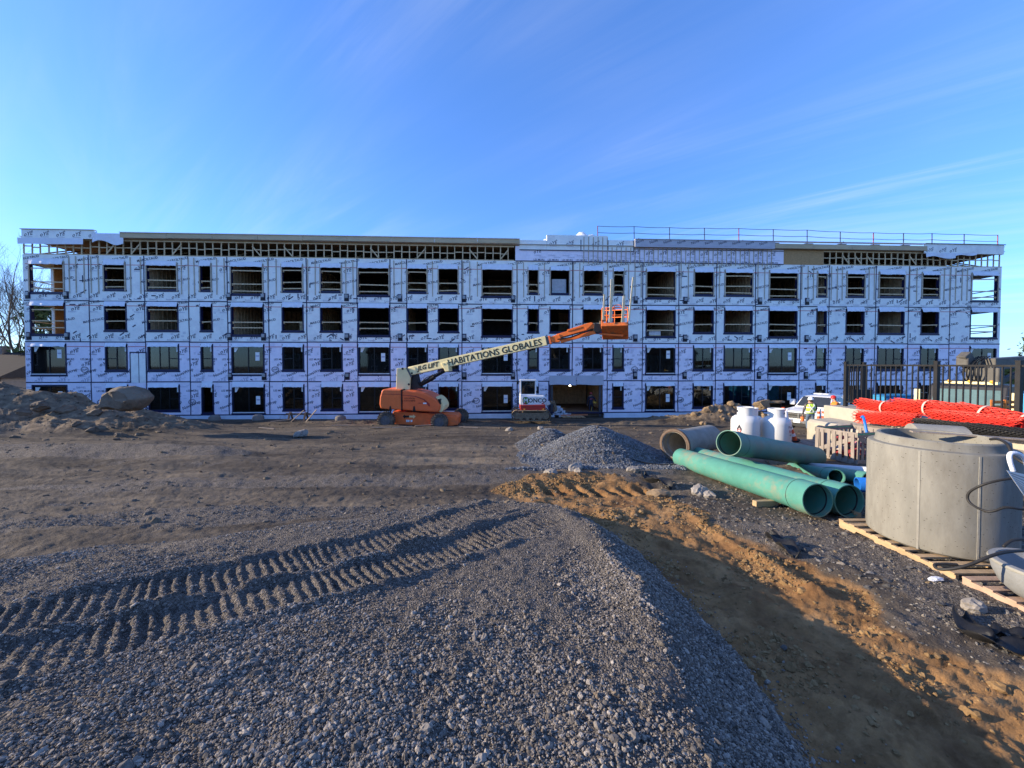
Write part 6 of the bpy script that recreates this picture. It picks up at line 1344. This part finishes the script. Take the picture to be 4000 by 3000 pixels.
# portable toilets / blue bins, orange barrier
for i, (px, py, d, lab) in enumerate(((3452, 1560, 24.0, 'blue plastic bin standing before the ground floor behind the fence'), (3512, 1560, 24.2, 'blue plastic bin with a lighter rim behind the fence'), (3930, 1575, 21.5, 'light blue site container at the far right behind the dark truck'), (3985, 1580, 20.5, 'second light blue container at the edge beside the dark truck'))):
    c = atd(px, py, d); BLU = M('bin_blue' if i < 2 else 'container_blue', (.03, .22, .42) if i < 2 else (.06, .33, .68), .5, .1, 3); hh = 1.9 if i < 2 else 2.3; ww = .6 if i < 2 else 1.1; z0_ = .3
    o = thing('site_bin', lab, 'bin', (c.x, c.y, z0_), .1); MB().prism([(-ww, 0), (ww, 0), (ww*1.04, hh), (-ww*1.04, hh)], 1, -ww, ww).build('shell', BLU, o, bevel=.04); MB().box(-ww*1.08, ww*1.08, -ww*1.04, ww*1.04, hh, hh+.08).build('rim', BLU, o, bevel=.02)
    for k in range(5): x = -ww*.8+k*ww*.4; MB().box(x-.03, x+.03, -ww-.03, -ww+.01, .15, hh-.1).build('rib', BLU, o)
ob = thing('plastic_barrier', 'orange plastic barrier panel behind the fence near the dark truck', 'barrier', atd(3925, 1615, 12.6)); 
for z in (0, .16, .32): MB().box(-.45, .45, -.02, .02, z, z+.10).build('rail', M('barrier_orange', (.85, .25, .04), .5), ob, bevel=.02)
for x in (-.43, 0, .43): MB().box(x-.03, x+.03, -.03, .03, -.5, .45).build('post', M('barrier_orange', (.85, .25, .04), .5), ob, bevel=.015)

# ------------------------------------------------------------------ rocks
ROCK = M('brown_grey_rock', (.13, .098, .07), .92, .3, 1.6, .7, 9, c2=(.20, .155, .11), t=(.45, .65)); ROCK2 = M('tan_clod', (.26, .185, .11), .95, .3, 3, .5, 12, c2=(.16, .115, .075), t=(.45, .65))
def rock(name, label, p, r, sq, seed, mat=ROCK, grp=None, sub=3, cat='rock', rz=0, rough=.16):
    v, f = rockverts(seed, sub, rough, (r*sq[0], r*sq[1], r*sq[2])); o = MB().add(v, f).build(name, mat, loc=p, rot=(random.uniform(-.15, .15), random.uniform(-.15, .15), rz)); return tag(o, label, cat, grp)
BOV = [(-1.12, -.62), (-1.02, -.30), (-.85, .18), (-.55, .50), (-.15, .62), (.35, .60), (.75, .42), (1.08, .10), (1.02, -.12), (.72, -.48), (.35, -.66), (-.05, -.62), (-.5, -.50)]
bm_b = MB(); n = len(BOV); rb_ = random.Random(3)
for (sc_, yy) in ((.55, -.85), (.88, -.55), (1.0, -.1), (.97, .4), (.6, .8)): bm_b.v += [(x*sc_+.03*rb_.uniform(-1, 1), yy+.06*rb_.uniform(-1, 1), z*sc_+.04*rb_.uniform(-1, 1)) for x, z in BOV]
for k in range(4): bm_b.f += [(k*n+i, k*n+(i+1) % n, (k+1)*n+(i+1) % n, (k+1)*n+i) for i in range(n)]
bm_b.f += [tuple(range(n)), tuple(range(5*n-1, 4*n-1, -1))]; bm_b.m = [0]*len(bm_b.f)
c = atd(500, 1588, 18.0); c.z += .38; o = bm_b.build('boulder', M('boulder_stone', (.15, .118, .086), .92, .3, 1.6, .7, 9, c2=(.21, .168, .125), t=(.45, .65)), loc=c, rot=(0, .05, .12)); o.scale = (.88, .9, .95); o.modifiers.new('b', 'BEVEL').width = .09; s_ = o.modifiers.new('s', 'SUBSURF'); s_.levels = s_.render_levels = 2; s_.subdivision_type = 'CATMULL_CLARK'
tx_ = bpy.data.textures.new('rockd', 'CLOUDS'); tx_.noise_scale = .35; d_ = o.modifiers.new('d', 'DISPLACE'); d_.texture = tx_; d_.strength = .12; d_.mid_level = .5
tag(o, 'huge brown boulder perched at the end of the left earth heap', 'boulder')
for i, (px, py, d, r) in enumerate(((370, 1612, 18.8, .62), (255, 1585, 18.9, .75), (160, 1540, 18.7, .8), (470, 1690, 17.0, .5), (360, 1660, 17.2, .5), (545, 1690, 17.3, .34), (620, 1680, 18, .28), (90, 1560, 18.0, .55), (300, 1640, 17.6, .42), (180, 1735, 15.6, .30), (60, 1700, 16.2, .34), (455, 1730, 16, .25), (520, 1720, 16.2, .2))):
    c = atd(px, py, d); r *= .46; c.z = min(max(gz(c.x, c.y)+r*.15, c.z-.6), c.z+.4)
    rock('rock', 'brown grey rock half sunk in the left earth heap', c, r, (1.2, .9, .75), 400+i, ROCK, 'rocks on the left earth heap', rz=i)
for i in range(26):
    x = random.uniform(12.2, 16.8); y = 26.0+random.uniform(-.9, .3); r = random.uniform(.12, .34); rock('rock', 'tan lump of earth in the heap behind the propane tanks', (x, y, gz(x, y)+r*.25), r, (1.15, 1, .85), 500+i, ROCK2, 'lumps in the heap behind the tanks', 2, rz=i)
c = atd(2980, 1580, 25.6); rock('rock', 'big pointed tan slab crowning the heap behind the tanks', (c.x, c.y, c.z), .52, (1.25, .7, .8), 560, ROCK2, None, 3)
c = atd(3005, 1572, 25.8); rock('rock', 'flat tan slab jutting from the top of the heap behind the tanks', (c.x+.35, c.y, c.z), .42, (1.6, .8, .3), 561, ROCK2, None, 3)
for i, (px, py, d, r) in enumerate(((2150, 1853, 10.0, .16), (2248, 1848, 10.2, .2), (2258, 1858, 9.9, .11), (2476, 1848, 10.0, .15), (2735, 1935, 8.2, .2), (2768, 1940, 8.0, .14), (2575, 1940, 8.0, .20), (1180, 1690, 18.5, .3), (2110, 1655, 20, .2), (1990, 1665, 19.5, .2))):
    c = atd(px, py, d); z = gz(c.x, c.y); rock('rock', ['pale grey stone lying alone before the stone mounds', 'pale stone lying at the foot of the larger mound', 'small stone beside the pale stone at the foot of the larger mound', 'white stone beside the black fabric scrap', 'tan stone beside the scuffed green pipe', 'small tan stone beside the scuffed green pipe', 'big lump of tan sand by the wheel tracks', 'angular stone on the mud before the saw horse', 'stone in the mud beyond the stone mounds', 'pale stone in the mud left of the stone mounds'][i], (c.x, c.y, z+r*.3), r, (1.25, .9, .7), 600+i, ROCK2 if i == 6 else M('pale_stone', (.25, .225, .195), .9, .25, 4, .5, 20), None, 3, rz=i)
for i, (px, py, lab) in enumerate(((838, 1631, 'round topped concrete footing block by the open doorway'), (1009, 1632, 'round topped concrete footing block below the first patio door'), (1330, 1632, 'round topped concrete footing block right of the saw horse'))):
    c = atd(px, py, 28.0); z = gz(c.x, c.y); o = thing('footing_block', lab, 'concrete block', (c.x, c.y, z-.12)); MB().lathe([(.36, 0), (.38, .25), (.34, .42), (.2, .52), (.001, .54)], 24).build('block', M('footing_concrete', (.20, .18, .155), .9, .15, 3), o, smooth='auto'); MB().cyl((0, 0, .5), (0, 0, .6), .02, n=6).build('anchor_pin', STEEL, o)
# saw horse with loose planks
c = atd(1165, 1640, 27.5); z = gz(c.x, c.y); o = thing('saw_horse', 'dark low saw horse with crossed boards in front of the facade', 'saw horse', (c.x, c.y, z))
for x in (-.55, .55):
    for y in (-.25, .25): MB().bar((x, y*1.3, 0), (x, y*.2, .62), .12, .05).build('leg', DARKW, o)
MB().box(-.85, .85, -.05, .05, .44, .56).build('beam', DARKW, o)
for i, (a, b) in enumerate((((-.3, -.4, 0), (.35, .1, .75)), ((.75, -.4, 0), (1.25, .1, .8)), ((-1.6, -.6, .05), (-.2, -.5, .2)))):
    q = MB().bar(a, b, .14, .04).build('plank', GWOOD, loc=o.location); tag(q, ['grey plank propped against the saw horse beam', 'grey plank leaning past the end of the saw horse', 'grey plank lying on the mud left of the saw horse'][i], 'plank')
# paving stone stack, ramp boards, orange plank at the entry
PV = M('pale_pavers', (.50, .56, .62), .85, .12, 3, .2, 20); ENT = Vector((math.cos(PS), math.sin(PS), 0))
pb = atd(2200, 1618, 30.2); pr_ = random.Random(9)
for r_ in range(5):
    for k in range(6-r_):
        if pr_.random() < .12: continue
        o = MB().box(-.13, .13, -.2, .2, 0, .165).build('paving_stone', PV, bevel=.012, loc=(pb.x-.85+(k+.4*r_)*.30+pr_.uniform(-.03, .03), pb.y+pr_.uniform(-.1, .1), .06+r_*.168), rot=(0, 0, pr_.uniform(-.2, .2))); tag(o, 'pale grey paving stone in the loose stack by the entry', 'paving stone', 'paving stones stacked by the entry')
for i in range(5):
    a = atd(2205+i*18, 1615, 30.0+.0*i); q = MB().bar((a.x, 29.6, .08), (a.x-1.3, 32.6, .52), .32, .045).build('ramp_board', M('ramp_board_wood', (.40, .27, .15), .8, .2, 4)); tag(q, 'worn brown board in the ramp leading into the entry', 'board', 'boards of the entry ramp')
q = MB().bar(atd(2190, 1622, 29.0), atd(2295, 1620, 29.1), .2, .06).build('orange_plank', M('orange_plank', (.55, .18, .08), .8)); tag(q, 'orange stained plank lying across the foot of the entry ramp', 'plank')
# black fabric scraps half buried along the sand
FAB = M('black_geotextile', (.012, .012, .013), .5, .3, 10, .4, 30)
def fabric(label, pts, w, lift=.03, seed=0):
    r = random.Random(seed); P_ = spline(pts, 8); mb = MB(); n = len(P_)
    def fn(u, v):
        i = min(int(u*(n-1)), n-2); t = u*(n-1)-i; p = P_[i].lerp(P_[i+1], t); d = (P_[min(i+1, n-1)]-P_[i]).normalized(); s2 = d.cross(Vector((0, 0, 1))).normalized(); q = p+s2*w*(v-.5)*(1-.6*abs(2*u-1)**3)
        return (q.x, q.y, float(hgt(np.array([q.x]), np.array([q.y]), False)[0])+lift*(.35+math.sin(u*13+v*4+seed)*.5+.8*(abs(v-.5)*2)**2))
    o = mb.grid(fn, 40, 8).build('fabric_scrap', FAB, smooth=True); so_ = o.modifiers.new('t', 'SOLIDIFY'); so_.thickness = .004; return tag(o, label, 'fabric')
fabric('black fabric scrap poking from the sand between the scuffed pipe and the pallet', [atz(3000, 2080, 1.62), atz(3060, 2120, 1.62), atz(3110, 2175, 1.62)], .22, .07, 1)
fabric('black fabric scrap at the far end of the sand strip by the stone mound', [atz(2512, 1840, 1.5), atz(2545, 1858, 1.5), atz(2620, 1900, 1.52)], .24, .10, 2)
fabric('black fabric sheet edge curling up beside the concrete base pallet', [atz(3750, 2420, 1.62), atz(3800, 2500, 1.62), atz(3900, 2560, 1.62), atz(4080, 2600, 1.62)], .20, .07, 3)
fabric('round black fabric flap lying on the grey verge at the pallet', [atz(3890, 2490, 1.65), atz(3960, 2500, 1.65), atz(4060, 2520, 1.65)], .22, .05, 4)
bc = MB().tube(spline([Vector((a.x, a.y, gz(a.x, a.y)+.03)) for a in (atz(2445, 1812, 1.35), atz(2500, 1813, 1.35), atz(2570, 1817, 1.35), atz(2640, 1812, 1.4))]), .018, 6).build('black_cable', CAB, smooth=True); tag(bc, 'thin black cable lying at the foot of the larger stone mound', 'cable')
pc = atz(3660, 2275, 1.6); v, f = rockverts(900, 2, .3, (.10, .05, .03)); o = MB().add(v, f).build('plastic_scrap', WPL, loc=(pc.x, pc.y, gz(pc.x, pc.y)+.03)); tag(o, 'crumpled white plastic scrap in front of the pale pallet', 'scrap')
pc = atz(3800, 2400, 1.6); rock('rock', 'pale triangular stone in front of the pink pallet', (pc.x, pc.y, gz(pc.x, pc.y)+.05), .10, (1.2, .8, .8), 901, M('pale_stone', (.25, .225, .195), .9), None, 3)
for i in range(7):
    x = random.uniform(-16, 2); y = random.uniform(16, 26); an = random.uniform(-.6, .6); z = gz(x, y)+.05; q = MB().bar((x, y, z), (x+1.1*math.cos(an), y+1.1*math.sin(an), gz(x+1, y)+.05), .10, .03).build('scrap_board', GWOOD); tag(q, 'grey scrap board lying on the churned mud', 'board', 'scrap boards strewn on the mud')

# ------------------------------------------------------------------ trees, neighbours and added unseen houses
BARK = M('bare_tree_bark', (.10, .08, .065), .9, .25, 6)
def bare_tree(label, loc, hh, seed, group=None, lean=0, maxd=6):
    r = random.Random(seed); tr = MB(); cr = MB()
    def grow(p, d, L, rad, dep, mb):
        n = 4; pts = [p]; dd = d.copy(); rs = [rad]
        for i in range(n):
            dd = (dd+Vector((r.uniform(-.16, .16), r.uniform(-.16, .16), r.uniform(-.02, .12)))).normalized(); pts.append(pts[-1]+dd*L/n); rs.append(rad*(1-.42*(i+1)/n))
        mb.tube(pts, rs, 6 if dep < 2 else 4 if dep < 4 else 3, caps=False)
        if dep >= maxd: return
        k = 3 if dep < 2 else r.choice((2, 3, 3))
        for j in range(k):
            i = r.choice((2, 3, 4)) if dep else r.choice((3, 4)); q = pts[i]; a = r.uniform(.35, .85); ax = Vector((r.uniform(-1, 1), r.uniform(-1, 1), r.uniform(-.3, .3))).normalized(); nd = (Matrix.Rotation(a, 3, ax) @ dd); nd.z += .18; grow(q, nd.normalized(), L*r.uniform(.62, .82), max(.007, rs[i]*r.uniform(.5, .68)), dep+1, cr)
        if dep < 3: grow(pts[-1], dd, L*.78, rs[-1], dep+1, cr)
    o = thing('bare_tree', label, 'tree', loc, group=group); grow(Vector((0, 0, -.3)), Vector((lean, 0, 1)).normalized(), hh*.36, hh*.011+.03, 0, tr)
    tr.build('trunk', BARK, o, smooth=True); cr.build('crown', BARK, o, smooth=True); return o
for i, (px, d, hh, lab) in enumerate(((20, 50, 15.5, 'tall bare tree at the far left edge behind the dark roofed house'), (75, 46, 16.0, 'tall bare tree with a straight trunk beside the left end of the building'), (112, 53, 16.5, 'tall bare tree leaning behind the left corner of the building'), (-60, 48, 16, 'tall bare tree left of the dark roofed house'), (170, 62, 12, 'bare tree seen through the corner balcony openings'))):
    c = atd(px, 1500, d); bare_tree(lab, (c.x, c.y, 0), hh, 20+i, lean=.05*(i % 2), maxd=6)
LEAFG = M('conifer_foliage', (.055, .085, .03), .9, .4, 3); LEAFY = M('yellow_green_foliage', (.17, .17, .04), .9, .35, 3)
def leafy(name, label, loc, rx, rz, hh, n, mat, seed, size=.22, cat='tree', cone=False):
    r = np.random.default_rng(seed); o = thing(name, label, cat, loc); MB().tube([(0, 0, -.2), (.05, 0, hh*.5), (0, .05, hh*.85)], [.05*hh*.5, .03*hh*.5, .02], 8).build('trunk', BARK, o, smooth=True)
    mb = MB(); cl = []
    for _ in range(40):
        t = r.uniform(.08, 1); rad = rx*((1-t)*1.05+.05 if cone else math.sqrt(max(.05, 1-(2*t-1)**2))); a = r.uniform(0, 6.28); q = r.uniform(.4, 1)**.5; cl.append((rad*q*math.cos(a), rad*q*math.sin(a), hh*.12+t*hh*.88))
    for _ in range(n):
        c = cl[r.integers(40)]; p = np.array(c)+r.normal(size=3)*np.array([rx*.18, rx*.18, hh*.05]); s_ = size*r.uniform(.5, 1.3); u = r.normal(size=3); u /= np.linalg.norm(u); w = np.cross(u, r.normal(size=3)); w /= np.linalg.norm(w)
        mb.add([p-u*s_, p+w*s_*.4, p+u*s_, p-w*s_*.4], [(0, 1, 2, 3)])
    mb.build('crown', mat, o); return o
for i, (px, d, hh, rx, lab, cone, m_) in enumerate(((175, 44, 11, 2.6, 'evergreen tree seen through the left corner balcony openings', True, LEAFG), (4075, 55, 9.5, 3.0, 'dark evergreen at the far right edge beyond the containers', True, LEAFG), (3985, 38, 3.9, 3.6, 'yellow green rounded shrub behind the blue containers', False, LEAFY), (3880, 46, 3.2, 2.6, 'low yellow green shrub beyond the right end of the building', False, LEAFY))):
    c = atd(px, 1500, d); leafy('evergreen_tree' if cone else 'garden_shrub', lab, (c.x, c.y, 0), rx, 0, hh, 3000, m_, 60+i, .30, 'tree' if cone else 'shrub', cone)
def house(label, loc, rz, L, Wd, hw, hr, wall, roof, seed=0):
    o = thing('neighbour_house', label, 'house', loc, rz); MB().box(-L/2, L/2, -Wd/2, Wd/2, -.5, hw).build('wall', wall, o)
    rf = MB().prism([(-Wd/2-.4, hw-.1), (Wd/2+.4, hw-.1), (Wd/2+.4, hw+.05), (.0, hr), (-Wd/2-.4, hw+.05)], 0, -L/2-.4, L/2+.4).build('roof', roof, o); MB().box(L*.2, L*.2+.7, -.4, .4, hw, hr+.7).build('chimney', wall, rf)
    for s_ in (-1, 1):
        for x in np.arange(-L/2+1.5, L/2-1, 3.0):
            for z in ([1.0, 3.7] if hw > 4.5 else [1.0]):
                w_ = MB().box(x-.6, x+.6, min(s_*(Wd/2-.05), s_*(Wd/2+.04)), max(s_*(Wd/2-.05), s_*(Wd/2+.04)), z, z+1.3).build('window', WHT, o); MB().box(x-.5, x+.5, min(s_*(Wd/2+.041), s_*(Wd/2+.05)), max(s_*(Wd/2+.041), s_*(Wd/2+.05)), z+.1, z+1.2).build('pane', DG, w_)
    MB().box(L/2-.02, L/2+.05, -.5, .5, 0, 2.1).build('door', DARKW, o); return o
RFD = M('dark_shingles', (.035, .032, .032), .9, .2, 4, .2, 20); BRK = M('grey_brick_wall', (.20, .18, .165), .9, .15, 3); BRK2 = M('tan_siding', (.17, .15, .125), .85, .1, 2)
c = atd(15, 1500, 41); house('low house with a dark shingle roof beside the left end of the building', (c.x-5.5, c.y+1, 0), .05, 18, 9, 2.9, 5.4, BRK, RFD)
house('two storey brick house standing left of the site beyond the earth heap', (-50.5, 24, .3), R(90), 17, 9, 5.4, 8.8, BRK, RFD)  # out of view, added so its shadow covers the earth heap
for i, x in enumerate((-40, -20, 2, 24, 46)): house(['house with tan siding across the street, leftmost of its row', 'brick house across the street, second of its row', 'house with tan siding across the street in the middle of its row', 'brick house across the street, fourth of its row', 'house with tan siding across the street, rightmost of its row'][i], (x, -38, 1.4), 0, 14, 10, 5.2, 8.6, (BRK2, BRK)[i % 2], RFD)  # row behind the camera, added to darken what the window panes reflect
c = atd(3960, 1500, 70); house('low pale house far beyond the right end of the building', (c.x+2, c.y, 0), 0, 16, 9, 2.8, 4.8, BRK2, RFD)
